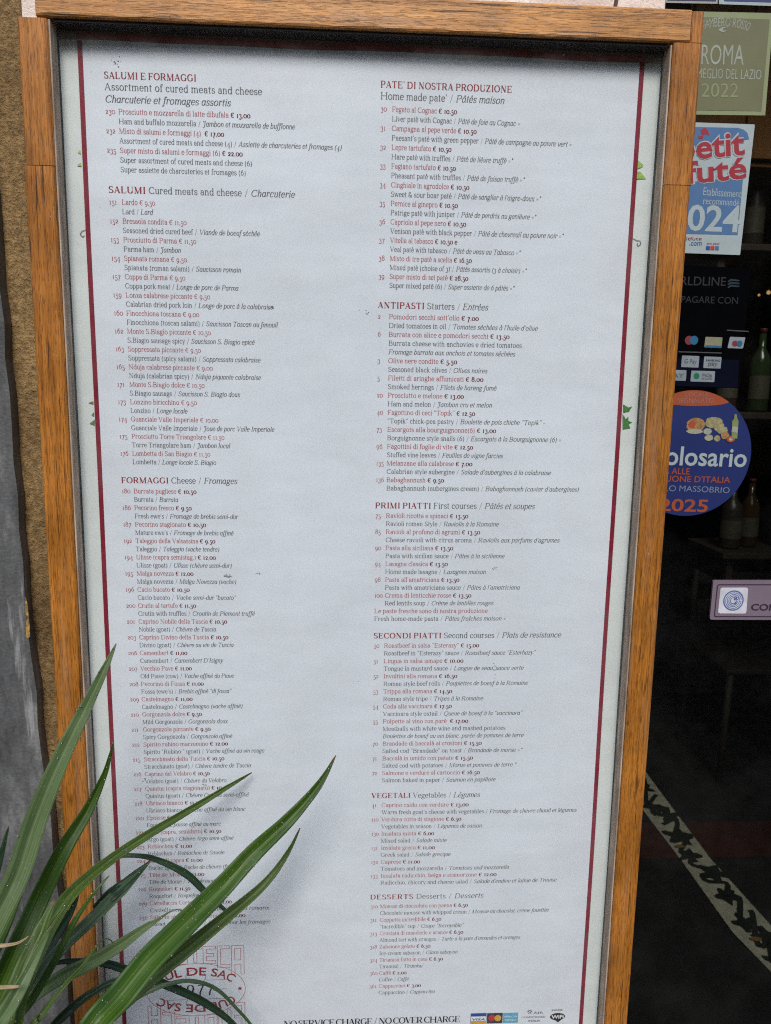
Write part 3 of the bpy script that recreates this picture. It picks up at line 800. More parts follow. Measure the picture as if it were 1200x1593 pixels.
# footer line
L = Lettering()
p0, p1 = at(441, 1598, 0), at(717, 1593.5, 0)
L.line(p0.x, (p0.z+p1.z)/2, .0132, [('NO SERVICE CHARGE / NO COVER CHARGE', 0, 1, 4, 1)], p1.x)
L.build('lettering', poster)

# ---- flat print made with the built-in sans face
_tc = {}
def sans(text, bold=0.0, shear=0.0):
    key = (text, bold, shear)
    if key in _tc: return _tc[key]
    if 'M' in text: bold = 0

    cu = bpy.data.curves.new('t', 'FONT'); cu.body = text; cu.size = 1; cu.offset = bold; cu.shear = shear; cu.resolution_u = 3
    o = bpy.data.objects.new('t', cu); COL.objects.link(o)
    dg = bpy.context.evaluated_depsgraph_get(); me = o.evaluated_get(dg).to_mesh()
    v = np.array([tuple(p.co) for p in me.vertices]).reshape(-1, 3); f = [tuple(p.vertices) for p in me.polygons]
    o.evaluated_get(dg).to_mesh_clear(); bpy.data.objects.remove(o); bpy.data.curves.remove(cu)
    _tc[key] = (v, f); return _tc[key]
def sans_on(name, text, pL, pR, h, mat, parent, Y, bold=0.0, shear=0.0, arc=None):
    """letters from point pL to pR (x,z) of cap height h on the plane y = Y"""
    v, f = sans(text, bold, shear)
    x0, x1 = v[:, 0].min(), v[:, 0].max(); 
    ch = {'lower': .73}.get('lower')
    hh = max(.3, v[:, 1].max()) if any(c.isupper() or c.isdigit() or c in 'bdfhklt' for c in text) else v[:, 1].max()*1.35
    u = (v[:, 0]-x0)/(x1-x0); w = v[:, 1]/hh*h
    d = np.array((pR[0]-pL[0], pR[1]-pL[1])); Ln = np.linalg.norm(d); e = d/Ln; nn = np.array((-e[1], e[0]))
    if arc:      # arc = (cx, cz, rx, rz, a0, a1) letters stand on an ellipse
        cx_, cz_, rx, rz, a0, a1 = arc; an = np.radians(a0+(a1-a0)*u)
        s_ = 1 if a0 > a1 else -1
        tx, tz = -rx*np.sin(an)*(-s_), rz*np.cos(an)*(-s_); tl = np.hypot(tx, tz)
        X = cx_+rx*np.cos(an)-tz/tl*w; Z = cz_+rz*np.sin(an)+tx/tl*w
    else:
        X = pL[0]+e[0]*u*Ln+nn[0]*w; Z = pL[1]+e[1]*u*Ln+nn[1]*w
    yy = np.array([wav(a, b) for a, b in zip(X, Z)])+Y if parent in (poster,) else np.full(len(X), Y)
    vv = []; ff = []
    for i, q_ in enumerate(f):          # bold strokes of a letter may overlap: never in one plane
        ff.append(tuple(range(len(vv), len(vv)+len(q_)))); vv += [(X[j], yy[j]-(i*7 % 5)*.00002, Z[j]) for j in q_]
    o = mesh(name, vv, ff, mat, parent)
    bm = bmesh.new(); bm.from_mesh(o.data)
    for fc in bm.faces:
        if fc.normal.y > 0: fc.normal_flip()
    bm.to_mesh(o.data); bm.free(); return o
def P(px, py, Y=0): p = at(px, py, Y); return (p.x, p.z)

# ---- the round trade mark at the foot of the poster
L = Lettering()
zc = at(305, 1541, 0); cx0, cz0 = zc.x, zc.z
ex = (at(382, 1541, 0).x-at(228, 1541, 0).x)/2; ez = (at(305, 1500, 0).z-at(305, 1581, 0).z)/2
wl = .0006
ell = [(cx0+ex*math.cos(t*PI/30), cz0+ez*math.sin(t*PI/30)) for t in range(61)]
L.stroke(ell, wl, 1)
zt = at(305, 1474, 0).z
def block(x0, w, ch, zb, zt):
    b = .26*w; m = (zb+zt)/2; h = zt-zb; t = min(b, h*.2)
    o = {'E': [(0, 0), (w, 0), (w, t), (b, t), (b, h/2-t/2), (w*.85, h/2-t/2), (w*.85, h/2+t/2), (b, h/2+t/2), (b, h-t), (w, h-t), (w, h), (0, h), (0, 0)],
         'N': [(0, 0), (b, 0), (b, h-t), (w-b, h-t), (w-b, 0), (w, 0), (w, h), (0, h), (0, 0)],
         'T': [(w/2-b/2, 0), (w/2+b/2, 0), (w/2+b/2, h-t), (w, h-t), (w, h), (0, h), (0, h-t), (w/2-b/2, h-t), (w/2-b/2, 0)],
         'C': [(0, 0), (w, 0), (w, t), (b, t), (b, h-t), (w, h-t), (w, h), (0, h), (0, 0)],
         'A': [(0, 0), (b, 0), (b, h*.35), (w-b, h*.35), (w-b, 0), (w, 0), (w, h), (0, h), (0, 0)],
         'O': [(0, 0), (w, 0), (w, h), (0, h), (0, 0)]}[ch]
    r = [[(x0+x, zb+z) for x, z in o]]
    if ch in 'OA': 
        z0_ = t if ch == 'O' else h*.5
        r.append([(x0+b, zb+z0_), (x0+w-b, zb+z0_), (x0+w-b, zt-t), (x0+b, zt-t), (x0+b, zb+z0_)])
    return r
n = 7; tw = 2*ex/n
for i, ch in enumerate('ENOTECA'):
    xa = cx0-ex+i*tw+tw*.06; xm = (xa+tw*.44-cx0)/ex
    zb = cz0+ez*math.sqrt(max(0, 1-min(1, abs(xm)+.07)**2))+.002
    if i in (0, 6): zb = cz0+ez*.55
    for pl in block(xa, tw*.88, ch, zb, zt):
        L.stroke(pl, wl, 1); L.stroke([(2*cx0-x, 2*cz0-z) for x, z in pl], wl, 1)
for s in (1, -1):
    circ = [(cx0+.013*math.cos(t*PI/10), cz0+s*ez*.50+.0105*math.sin(t*PI/10)) for t in range(21)]
    L.stroke(circ, wl*.8, 3)
    L.stroke([(cx0-ex*.62, cz0+s*ez*.36), (cx0-.013, cz0+s*ez*.36)], wl*.8, 3); L.stroke([(cx0+.013, cz0+s*ez*.36), (cx0+ex*.62, cz0+s*ez*.36)], wl*.8, 3)
for s in (1, -1):
    L.stroke([(cx0+s*ex*.62, cz0), (cx0+s*ex*.42, cz0)], wl*.8, 3)
    sx, sz = cx0+s*ex*.89, cz0
    for q in range(5):
        a = PI/2+q*2*PI/5; L.stroke([(sx, sz), (sx+.0028*math.cos(a), sz+.0028*math.sin(a))], .0014, 0, q % 3)
L.line(cx0-.0235, cz0-.0035, .0215, [('1977', 0, 0, 4, 1)], cx0+.0235)
logo = L.build('emblem', poster)
r_ = .0
for rot in (0, 1):
    a0, a1 = 153, 27
    o = sans_on('lettering', 'CUL DE SAC', (0, 0), (1, 0), .0118, m_ink_red, board, 0, .012,
                arc=(cx0, cz0, ex*.80, ez*.56, a0, a1))
    me = o.data
    for v in me.vertices:
        x, z = v.co.x, v.co.z
        if rot: x, z = 2*cx0-x, 2*cz0-z
        v.co = (x, wav(x, z)+.0001, z)
    bm = bmesh.new(); bm.from_mesh(me); bm.normal_update()
    for fc in bm.faces:
        if fc.normal.y > 0: fc.normal_flip()
    bm.to_mesh(me); bm.free(); o.parent = poster; 
# ---- small marks bottom right
m_blue = plain('card_blue', (.02, .06, .25), .4); m_cyan = plain('card_teal', (.10, .33, .47), .4); m_gold = plain('card_gold', (.55, .30, .05), .4)
m_cred = plain('card_red', (.42, .03, .03), .4); m_cwhite = plain('card_white', (.70, .70, .70), .4); m_cdark = plain('card_dark', (.03, .03, .05), .4)
def flat(name, pts, mat, parent, dy):
    """pts (x,z) polygon printed on the wavy poster"""
    if sum(a[0]*b[1]-b[0]*a[1] for a, b in zip(pts, pts[1:]+pts[:1])) < 0: pts = pts[::-1]
    return mesh(name, [(x, wav(x, z)+dy, z) for x, z in pts], [tuple(range(len(pts)))], mat, parent)
def rect_px(x0, y0, x1, y1, Y=0):
    a, b = P(x0, y0, Y), P(x1, y1, Y); return [(a[0], b[1]), (b[0], b[1]), (b[0], a[1]), (a[0], a[1])]
def disc(c, r, n=18, ry=None): return [(c[0]+r*math.cos(2*PI*i/n), c[1]+(ry or r)*math.sin(2*PI*i/n)) for i in range(n)]
flat('card_mark', rect_px(733, 1578, 757, 1593), m_blue, poster, .0002); flat('card_mark', rect_px(733.5, 1583, 756.5, 1589.5), m_cwhite, poster, .0001)
flat('card_mark', rect_px(733, 1590.5, 757, 1594), m_gold, poster, .0001)
sans_on('lettering', 'VISA', P(735, 1589), P(755, 1588.6), .0034, m_blue, poster, .00002, .02, .2)
flat('card_mark', rect_px(758.5, 1577.5, 782, 1593), m_cdark, poster, .0002)
flat('card_mark', disc(P(765.5, 1585), .0048), m_cred, poster, .0001); flat('card_mark', disc(P(775, 1585), .0048), m_gold, poster, .00004)
flat('card_mark', rect_px(783.5, 1577, 806, 1592), m_cyan, poster, .0002)
sans_on('lettering', 'AMERICAN', P(785, 1584), P(804.5, 1583.7), .0028, m_cwhite, poster, .00005, .01); sans_on('lettering', 'EXPRESS', P(786, 1589.5), P(803.5, 1589.2), .0028, m_cwhite, poster, .00005, .01)
for t, a, b, h in (('AIR', (830, 1578.5), (846, 1578), .0036), ('CONDITIONED', (812, 1585), (849, 1584), .0026), ('INSIDE', (822, 1590.5), (841, 1590), .0026), ('FREE', (859, 1574), (876, 1573.3), .0026)):
    sans_on('lettering', t, P(*a), P(*b), h, m_ink_grey, poster, .0001, .01)
L = Lettering(); sf = P(825, 1575)
for q in range(6):
    a = q*PI/3; L.stroke([(sf[0]+.0012*math.cos(a), sf[1]+.0012*math.sin(a)), (sf[0]+.0036*math.cos(a), sf[1]+.0036*math.sin(a))], .0012, 4, q % 3)
L.build('snowflake_mark', poster)
wf = P(868, 1582.5)
flat('wifi_mark', disc(wf, .0105, 24, .0056), m_ink_black, poster, .0002)
sans_on('lettering', 'WiFi', (wf[0]-.0085, wf[1]-.0026), (wf[0]+.0085, wf[1]-.0026), .0052, m_cwhite, poster, .00005, .03)
flat('wifi_mark', [(wf[0]-.004, wf[1]-.005), (wf[0]+.006, wf[1]-.0048), (wf[0]+.001, wf[1]-.009)], m_ink_black, poster, .0002)
# ---- printed vine leaves peeping from behind the side lines
m_leafA = plain('light_vine_print', (.26, .42, .09), .5, .3, .25, 300); m_leafB = plain('dark_vine_print', (.04, .17, .035), .5, .3, .3, 300); m_leafC = plain('olive_vine_print', (.12, .15, .06), .5)
vine = [(m_leafA, [(993, 247), (1003, 256), (1000, 259), (992, 262)]), (m_leafA, [(992, 266), (998, 266), (1007, 277), (997, 277), (991, 278)]),
        (m_leafB, [(971, 629), (979, 634), (985, 632), (980, 640), (971, 642)]), (m_leafB, [(970, 644), (975, 652), (979, 648), (979, 655), (985, 657), (979, 660), (982, 666), (970, 668)]),
        (m_leafA, [(124, 232), (120, 236), (125, 239)]), (m_leafA, [(125, 252), (119, 257), (126, 258)]),
        (m_leafC, [(144, 624), (136, 627), (144, 629)]), (m_leafC, [(145, 641), (141, 646), (145, 648)]), (m_leafC, [(146, 653), (138, 659), (146, 662)])]
for m, pts in vine: flat('vine_print', [P(*p) for p in pts], m, poster, .0004)
L = Lettering()
L.stroke([P(987, 370), P(992, 373), P(998, 374), P(999, 379), P(995, 382), P(993, 379), P(995, 377)], .0007, 3)
L.build('tendril_print', poster, .0004); L = Lettering()
L.stroke([P(133, 357), P(127, 359), P(124, 364), P(128, 368), P(131, 366)], .0007, 3)
L.build('tendril_print', poster, .0004)
# ---- scuffs on the sheet
L = Lettering()
def scuff(px, py, rx, ry, n, ink=3):
    for _ in range(n):
        a = random.random()*6.28; q = random.random()**.6
        x, y = px+rx*q*math.cos(a), py+ry*q*math.sin(a); l = random.uniform(.6, 3)
        L.stroke([P(x, y), P(x+l, y+random.uniform(-1, 1))], random.uniform(.0003, .0008), ink, _ % 3)
scuff(354, 896, 7, 4, 16); scuff(399, 892, 4, 2, 5); scuff(768, 884, 9, 2.5, 8); scuff(421, 478, 4, 2, 7); scuff(316, 1222, 5, 3, 5); scuff(770, 1037, 2, 30, 6); scuff(224, 1216, 5, 5, 5)
scuff(178, 15+80, 10, 12, 10); scuff(565, 485, 10, 5, 5)
tag(L.build('scuff_marks', poster, .0002), kind='stuff')

# ------------------------------------------------------------ doorway on the right
DY = .25
door = empty('glass_door', 'dark glazed shop door to the right of the menu', 'door', (.85, DY, 0))
m_stile = plain('dark_door_stile', (.02, .014, .010), .5)
box('glass_pane', .30, 1.50, DY, DY+.006, .06, 2.75, m_doorglass, door)
box('door_stile', .24, .30, DY-.02, DY+.03, 0.0, 2.8, m_stile, door)
box('door_stile', 1.50, 1.58, DY-.02, DY+.03, 0.0, 2.8, m_stile, door)
box('door_rail', .30, 1.50, DY-.02, DY+.03, 2.75, 2.8, m_stile, door)
m_rev = plain('reveal_plaster', (.20, .15, .11), .9)
o = box('wall', 1.585, 6, WALLY, .40, 0, 3.4, m_stucco); tag(o, 'ochre stucco wall on the far right side of the shop door', 'wall')
# interior
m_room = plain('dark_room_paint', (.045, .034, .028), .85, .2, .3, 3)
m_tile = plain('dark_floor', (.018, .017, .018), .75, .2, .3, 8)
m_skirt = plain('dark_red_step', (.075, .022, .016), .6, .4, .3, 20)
FZ = 0.0
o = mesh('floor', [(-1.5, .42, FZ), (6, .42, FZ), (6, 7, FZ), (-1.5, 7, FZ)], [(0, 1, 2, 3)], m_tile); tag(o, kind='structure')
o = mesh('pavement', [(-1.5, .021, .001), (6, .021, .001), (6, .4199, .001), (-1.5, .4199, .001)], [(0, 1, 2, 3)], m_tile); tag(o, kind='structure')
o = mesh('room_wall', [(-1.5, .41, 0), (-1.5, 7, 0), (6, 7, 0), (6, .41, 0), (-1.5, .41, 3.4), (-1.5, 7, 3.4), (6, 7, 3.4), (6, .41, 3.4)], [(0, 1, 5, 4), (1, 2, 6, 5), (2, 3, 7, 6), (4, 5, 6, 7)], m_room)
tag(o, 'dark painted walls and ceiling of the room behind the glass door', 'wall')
# patterned border strip on the floor, and a dark red band behind it
q = [on_floor(*p, FZ+.006) for p in ((940, 1105), (1010, 1208), (1105, 1335), (1200, 1440), (1290, 1540), (1290, 1640), (1200, 1512), (1140, 1450), (1060, 1338), (1002, 1262), (940, 1190))]
m_cream = plain('cream_tile', (.58, .53, .43), .5, .4, .2, 40)
strip = mesh('tile_border', q, [(0, 1, 9, 10), (1, 2, 8, 9), (2, 3, 6, 7), (3, 4, 5, 6), (2, 7, 8)], m_cream)
tag(strip, 'cream tiled floor border with a dark leaf pattern inside the door', 'floor border')
m_pat = plain('dark_leaf_pattern', (.012, .018, .012), .6); m_ochre = plain('ochre_flower', (.30, .17, .03), .6)
def mid(t, u):
    tl = [Vector(q[i]) for i in (0, 1, 2, 3, 4)]; bl = [Vector(q[i]) for i in (10, 9, 8, 6, 5)]
    k = min(3, int(t*4)); s = t*4-k
    return tl[k].lerp(tl[k+1], s).lerp(bl[k].lerp(bl[k+1], s), u)
random.seed(4)
for i in range(15):
    t = .04+i*.064; c = mid(t, .5+.16*math.sin(i*2.1)); c.z += .0025
    R = random.uniform(.042, .056); n = 22
    pts = []
    for j in range(n):
        a = 2*PI*j/n; rr = R*(.76+.24*math.cos(5*a+i)+random.uniform(-.12, .12)); pts.append((c.x+rr*math.cos(a), c.y+rr*math.sin(a), c.z))
    mesh('leaf_motif', [tuple(c)]+pts, [(0, 1+j, 1+(j+1) % n) for j in range(n)], m_pat, strip)
    # curling stem to the next motif
    pp = [mid(min(.999, t+.064*s), .5+.30*math.sin(i*1.7+s*5.5)) for s in [x/8 for x in range(9)]]
    v = []; w_ = .008
    for j, p in enumerate(pp):
        d = (pp[min(8, j+1)]-pp[max(0, j-1)]).normalized(); nn = Vector((-d.y, d.x, 0))*w_
        v += [(p.x+nn.x, p.y+nn.y, p.z+.0045), (p.x-nn.x, p.y-nn.y, p.z+.0045)]
    mesh('stem_motif', v, [(2*j, 2*j+1, 2*j+3, 2*j+2) for j in range(8)], m_pat, strip)
    if i % 4 == 2:
        c = mid(t+.03, .75); mesh('flower_motif', [(c.x+.018*math.cos(a*PI/4), c.y+.009*math.sin(a*PI/4), c.z+.0065) for a in range(8)], [tuple(range(8))], m_ochre, strip)
q2 = [on_floor(*p, FZ+.003) for p in ((880, 1283), (1300, 1275), (1300, 1330), (880, 1338))]
o = mesh('red_floor_band', q2, [(0, 1, 2, 3)], m_skirt); tag(o, 'dull dark red band across the floor under the tiled border', 'floor band')

# wooden panel, shelves and bottles in the gloom
m_panel = plain('brown_cabinet_wood', (.24, .105, .028), .5, .4, .35, 5)
m_shelfw = plain('dark_shelf_wood', (.035, .022, .014), .7)
cab = empty('wall_cabinet', 'brown wooden cabinet hanging high inside the shop', 'cabinet', (.9, 1.6, 1.9))
a, b = at(1080, -60, 1.6), at(1330, 265, 1.6)
box('cabinet_body', a.x, b.x, 1.6, 1.95, b.z, a.z, m_panel, cab, .004)
for i in range(3):
    xx0 = a.x+(b.x-a.x)*i/3+.01; xx1 = a.x+(b.x-a.x)*(i+1)/3-.01
    dr = box('cabinet_door', xx0, xx1, 1.582, 1.5995, b.z+.02, a.z-.02, m_panel, cab, .003)
    lathe('knob', [(.001, 0), (.010, .003), (.012, .012), (.006, .02)], (xx1-.03, 1.57, b.z+.06), m_stile, dr, 10)
def shelf(pl, pr, n, tall, label, tint, group='bottles on the dark shelves'):
    Y = 1.75
    a, b = at(*pl, Y), at(*pr, Y)
    s = empty('wall_shelf', label, 'shelf', (a.x, Y, a.z))
    box('shelf_board', a.x, b.x, Y-.12, Y+.16, a.z-.022, a.z, m_shelfw, s, .003)
    for xx in (a.x+.05, b.x-.05): box('bracket', xx-.012, xx+.012, Y-.08, Y+.16, a.z-.12, a.z-.0225, m_shelfw, s)
    return a, b, Y
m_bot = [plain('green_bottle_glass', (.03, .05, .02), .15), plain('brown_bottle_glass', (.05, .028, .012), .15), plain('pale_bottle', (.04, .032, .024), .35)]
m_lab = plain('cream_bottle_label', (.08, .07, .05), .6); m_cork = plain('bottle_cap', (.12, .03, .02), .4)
bot = []
def bottle(c, kind, h, r, lab):
    e = empty('bottle', lab, 'bottle', c, 'bottles on the dark shelves')
    body = lathe('glass_body', [(r*.9, 0), (r, .01), (r, h*.58), (r*.85, h*.66), (r*.35, h*.78), (r*.32, h*.95)], c, m_bot[kind], e)
    lathe('cap', [(r*.38, h*.95), (r*.38, h), (r*.36, h*1.005)], c, m_cork, e, 10)
    n = 12; v = []
    for i in range(n+1):
        a = PI+PI*i/n; v += [(c[0]+(r+.0006)*math.cos(a), c[1]+(r+.0006)*math.sin(a), c[2]+h*.16), (c[0]+(r+.0006)*math.cos(a), c[1]+(r+.0006)*math.sin(a), c[2]+h*.44)]
    mesh('paper_label', v, [(2*i, 2*i+2, 2*i+3, 2*i+1) for i in range(n)], m_lab, e, True)
sh = [((1085, 388), (1330, 392), 'upper dark shelf of bottles inside the shop'), ((1100, 640), (1330, 648), 'middle dark shelf of bottles inside the shop'), ((1100, 850), (1330, 860), 'lowest dark shelf of bottles inside the shop')]
names = ['green', 'brown', 'pale']; ORD = ['first', 'second', 'third', 'fourth', 'fifth', 'sixth', 'seventh', 'eighth', 'ninth', 'tenth', 'eleventh', 'twelfth']
posn = ['upper', 'middle', 'lowest']
for si, (pl, pr, lab) in enumerate(sh):
    a, b, Y = shelf(pl, pr, 0, .3, lab, 0)
    x = a.x+.07; i = 0
    while x < b.x-.06:
        kd = (i*2+si) % 3
        bottle((x, Y-.02+random.uniform(-.03, .03), a.z+.0005), kd, random.uniform(.24, .31), random.uniform(.032, .038),
               '%s bottle with a cream label on the %s shelf in the shop, %s from left' % (names[kd], posn[si], ORD[i]))
        x += random.uniform(.085, .125); i += 1
# a plain wooden chair in the dark
m_chair = plain('dark_chair_wood', (.028, .022, .018), .7)
def bar(name, p, q_, r, mat, parent, n=8):
    p, q_ = Vector(p), Vector(q_); d = (q_-p).normalized(); u = d.orthogonal().normalized(); w_ = d.cross(u)
    v = [tuple(c+(u*math.cos(2*PI*i/n)+w_*math.sin(2*PI*i/n))*r) for c in (p, q_) for i in range(n)]
    return mesh(name, v, [(i, (i+1) % n, n+(i+1) % n, n+i) for i in range(n)]+[tuple(range(n))[::-1], tuple(range(n, 2*n))], mat, parent, True)
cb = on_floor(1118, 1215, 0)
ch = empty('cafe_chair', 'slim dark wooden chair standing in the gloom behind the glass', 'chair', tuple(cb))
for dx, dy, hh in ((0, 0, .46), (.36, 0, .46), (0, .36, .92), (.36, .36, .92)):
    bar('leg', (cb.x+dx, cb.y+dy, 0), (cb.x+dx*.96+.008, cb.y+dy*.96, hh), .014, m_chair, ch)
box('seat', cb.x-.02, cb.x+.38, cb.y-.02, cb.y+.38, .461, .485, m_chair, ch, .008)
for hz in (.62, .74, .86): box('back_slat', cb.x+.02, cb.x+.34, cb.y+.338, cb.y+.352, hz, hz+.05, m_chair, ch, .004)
# two tiny warm lamps glowing deep in the room
k = NT('warm_lamp'); k.b.inputs['Emission Color'].default_value = (1, .55, .2, 1); k.b.inputs['Emission Strength'].default_value = .7; m_lamp = k.done(color=(.8, .5, .2)); m_lamp.cycles.emission_sampling = 'NONE'
for (px, py, r, lab) in ((1196, 455, .010, 'small warm ceiling lamp glowing deep in the shop, the right one'), (1181, 459, .006, 'small warm ceiling lamp glowing deep in the shop, the left one')):
    c = at(px, py, 2.9)
    e = empty('hanging_lamp', lab, 'lamp', tuple(c), 'small lamps deep in the shop')
    lathe('bulb', [(.001, -r), (r*.7, -r*.7), (r, 0), (r*.7, r*.7), (.002, r)], c, m_lamp, e, 12)
    bar('cord', (c.x, c.y, c.z+r), (c.x, c.y, 3.39), .002, m_stile, e, 6)

# ------------------------------------------------------------ stickers on the door
SYF = DY-.0012
def sheetp(name, pts, mat, parent, y):
    if sum(a[0]*b[1]-b[0]*a[1] for a, b in zip(pts, pts[1:]+pts[:1])) < 0: pts = pts[::-1]
    return mesh(name, [(x, y, z) for x, z in pts], [tuple(range(len(pts)))], mat, parent)
def rnd_rect(pts, r, n=4):
    out = []; N = len(pts)
    for i in range(N):
        p = Vector(pts[i]); a = (Vector(pts[i-1])-p).normalized()*r; b = (Vector(pts[(i+1) % N])-p).normalized()*r
        for k in range(n+1):
            t = k/n; out.append(tuple((p+a)*(1-t)**2+p*2*t*(1-t)+(p+b)*t*t))
    return out
def T(name, txt, a, b, hpx, mat, par, lay=3, bold=0, shear=0):
    A_ = P(*a, DY); B_ = P(*b, DY); h = hpx*(DY-CAM[1])/F
    return sans_on(name, txt, A_, B_, h, mat, par, SYF-lay*.00025, bold, shear)
def quadP(*pts): return [P(x, y, DY) for x, y in pts]
# olive plaque
m_ol = plain('olive_sticker', (.125,.125,.060), .45, .4, .08, 20); m_olb = plain('pale_olive_border', (.20,.23,.115), .45, .4, .05); m_olt = plain('pale_green_print', (.24,.27,.22), .45)
s1 = sheetp('window_sticker', quadP((1020, 17), (1203, 21), (1190, 180), (1020, 178)), m_olb, None, SYF)
tag(s1, 'square olive green award sticker reading ROMA 2022 with pale border', 'sticker')
sheetp('sticker_face', quadP((1025, 25), (1197, 31), (1184, 173.5), (1025, 171)), m_ol, s1, SYF-.0003)
T('lettering', 'ROMA', (1090, 101), (1156, 101.5), 27, m_olt, s1, 2, .008)
T('lettering', 'IL MEGLIO DEL LAZIO', (1072, 122), (1183, 124.5), 13.5, m_olt, s1, 2, .008)
T('lettering', '2022', (1090, 151.5), (1147, 152), 19, m_olb, s1, 2, -.004)
def arc_text(txt, c, rx, rz, a0, a1, h, mat, par, lay=2, bold=0):
    cc = P(*c, DY); s_ = (DY-CAM[1])/F
    return sans_on('lettering', txt, (0, 0), (1, 0), h*s_, mat, par, SYF-lay*.00025, bold, 0, arc=(cc[0], cc[1], rx*s_, rz*s_, a0, a1))
o = arc_text('GAMBERO ROSSO', (1128, 54), 38, 10, 150, 30, 12, m_olt, s1, 2, .006)
cr = [(1118, 46), (1124, 43), (1132, 44), (1125, 45), (1123, 48), (1131, 49), (1124, 51), (1118, 49)]
sheetp('emblem', quadP(*cr), m_olt, s1, SYF-.0006)
# blue and white guide sticker
m_wh = plain('white_sticker', (.30,.36,.37), .4, .4, .04); m_bl = plain('mid_blue_print', (.060,.13,.26), .4, .4, .05); m_rd = plain('red_print', (.27,.020,.032), .4, .4, .05)
s2 = sheetp('window_sticker', rnd_rect(quadP((1000, 188), (1174, 194), (1151, 397), (985, 391)), .002), m_wh, None, SYF)
tag(s2, 'white and blue restaurant guide sticker with bold red letters and year 2024', 'sticker')
sheetp('blue_cloud', quadP((1040, 197), (1148, 199.5), (1156, 202), (1162, 207), (1165, 217), (1040, 240)), m_bl, s2, SYF-.0003)
sheetp('blue_panel', quadP((985, 290), (1060, 285), (1110, 280), (1156, 272), (1147, 366), (985, 362)), m_bl, s2, SYF-.0003)
for (txt, a, b, h) in (('petit', (1056, 250), (1158, 240), 31), ('futé', (1066, 286), (1161, 277), 31)):
    T('lettering', txt, a, b, h+2, m_wh, s2, 2, .05); T('lettering', txt, a, b, h, m_rd, s2, 3, .022)
T('lettering', 'Etablissement', (1093, 304), (1152, 308), 11, m_wh, s2, 2, 0); T('lettering', 'recommandé', (1093, 318), (1149, 321), 10, m_wh, s2, 2, 0)
T('lettering', '2024', (1040, 357), (1150, 361), 37, m_wh, s2, 2, .02)
T('lettering', '.com', (1072, 382), (1091, 382), 7, m_bl, s2, 2, .01); T('lettering', 'petitfute', (1052, 374), (1091, 374), 5, m_rd, s2, 2)
T('lettering', 'avis pour', (1099, 381), (1119, 381), 5, m_rd, s2, 2)
for i, m in enumerate((m_blue, m_cred, m_bl)): sheetp('social_mark', quadP((1098+i*7, 383), (1104+i*7, 383.4), (1103.6+i*7, 389.4), (1097.6+i*7, 389)), m, s2, SYF-.0006)
ib = [(1089, 203), (1096, 199), (1101, 204), (1103, 211), (1097, 209), (1092, 211)]
sheetp('red_bird_mark', quadP(*ib), m_rd, s2, SYF-.0006); sheetp('red_bird_mark', quadP((1086, 211), (1094, 213), (1092, 217), (1086, 216)), m_rd, s2, SYF-.0006)
# round sticker
m_nv = plain('navy_sticker', (.012,.022,.105), .4, .4, .06, 15); m_or = plain('orange_print', (.28,.062,.022), .4, .4, .05)
ctr = P(1073, 706, DY); R = 100*(DY-CAM[1])/F
s3 = sheetp('window_sticker', disc(ctr, R, 72), m_nv, None, SYF)
tag(s3, 'round navy blue guide sticker with food picture and orange year 2025', 'sticker')
cap_ = [(ctr[0]+R*math.cos(math.radians(a)), ctr[1]+R*math.sin(math.radians(a))) for a in range(56, 125, 4)]
low = [(ctr[0]+R*.56*math.cos(math.radians(a)), ctr[1]+R*.83-R*.075*math.sin(math.radians(180-a))*1.0) for a in range(170, 9, -10)]
sheetp('orange_cap', cap_+low, m_or, s3, SYF-.0003)
m_pk = plain('pink_print', (.26,.13,.12), .4)
T('lettering', 'LOCALE', (1066, 617), (1101, 617.5), 7, m_pk, s3, 2); T('lettering', 'SEGNALATO', (1054, 627), (1109, 627), 8, m_pk, s3, 2)
T('lettering', 'il Golosario', (978, 721), (1160, 726), 30, m_wh, s3, 2, .016)
T('lettering', 'GUIDA ALLE', (1000, 736), (1072, 738), 10, m_or, s3, 2, .008)
T('lettering', "COSE BUONE D'ITALIA", (985, 748), (1135, 751), 10, m_or, s3, 2, .008)
m_gr = plain('grey_blue_print', (.14,.18,.25), .4)
T('lettering', 'PAOLO', (1002, 764), (1051, 764), 9.5, m_gr, s3, 2, .0); T('lettering', 'MASSOBRIO', (1056, 764), (1134, 767), 9.5, m_gr, s3, 2, .007)
T('lettering', '2025', (1024, 794), (1100, 796), 20, m_or, s3, 2, .02)
fm = {'bread': plain('bread_print', (.26,.15,.06), .4, .4, .35, 200), 'cheese': plain('cheese_print', (.25,.23,.12), .4, .4, .3, 200), 'pale': plain('garlic_print', (.28,.29,.22), .4), 'grn': plain('bottle_print', (.16,.20,.08), .4, .4, .2), 'tom': plain('tomato_print', (.30,.06,.025), .4)}
def blob(c, rx, ry, mat, lay, jag=.08):
    s_ = (DY-CAM[1])/F; cc = P(*c, DY)
    sheetp('food_print', [(cc[0]+rx*s_*math.cos(t*PI/9)*(1+random.uniform(-jag, jag)), cc[1]+ry*s_*math.sin(t*PI/9)*(1+random.uniform(-jag, jag))) for t in range(18)], mat, s3, SYF-.0003-lay*.00015)
blob((1082, 661), 15, 11, fm['bread'], 1); blob((1076, 660), 6, 6, fm['tom'], 2); blob((1080, 671), 13, 4, fm['pale'], 2)
blob((1110, 657), 14, 9, fm['cheese'], 1); blob((1118, 663), 8, 9, fm['cheese'], 2)
blob((1100, 671), 7, 5, fm['pale'], 3); blob((1123, 669), 9, 6, fm['cheese'], 3); blob((1102, 681), 7, 5, fm['pale'], 3); blob((1115, 682), 5, 5, fm['cheese'], 3)
blob((1127, 677), 7, 6, fm['bread'], 4); blob((1136, 683), 6.5, 5, fm['tom'], 5); blob((1136, 683), 3, 2.5, fm['pale'], 6)
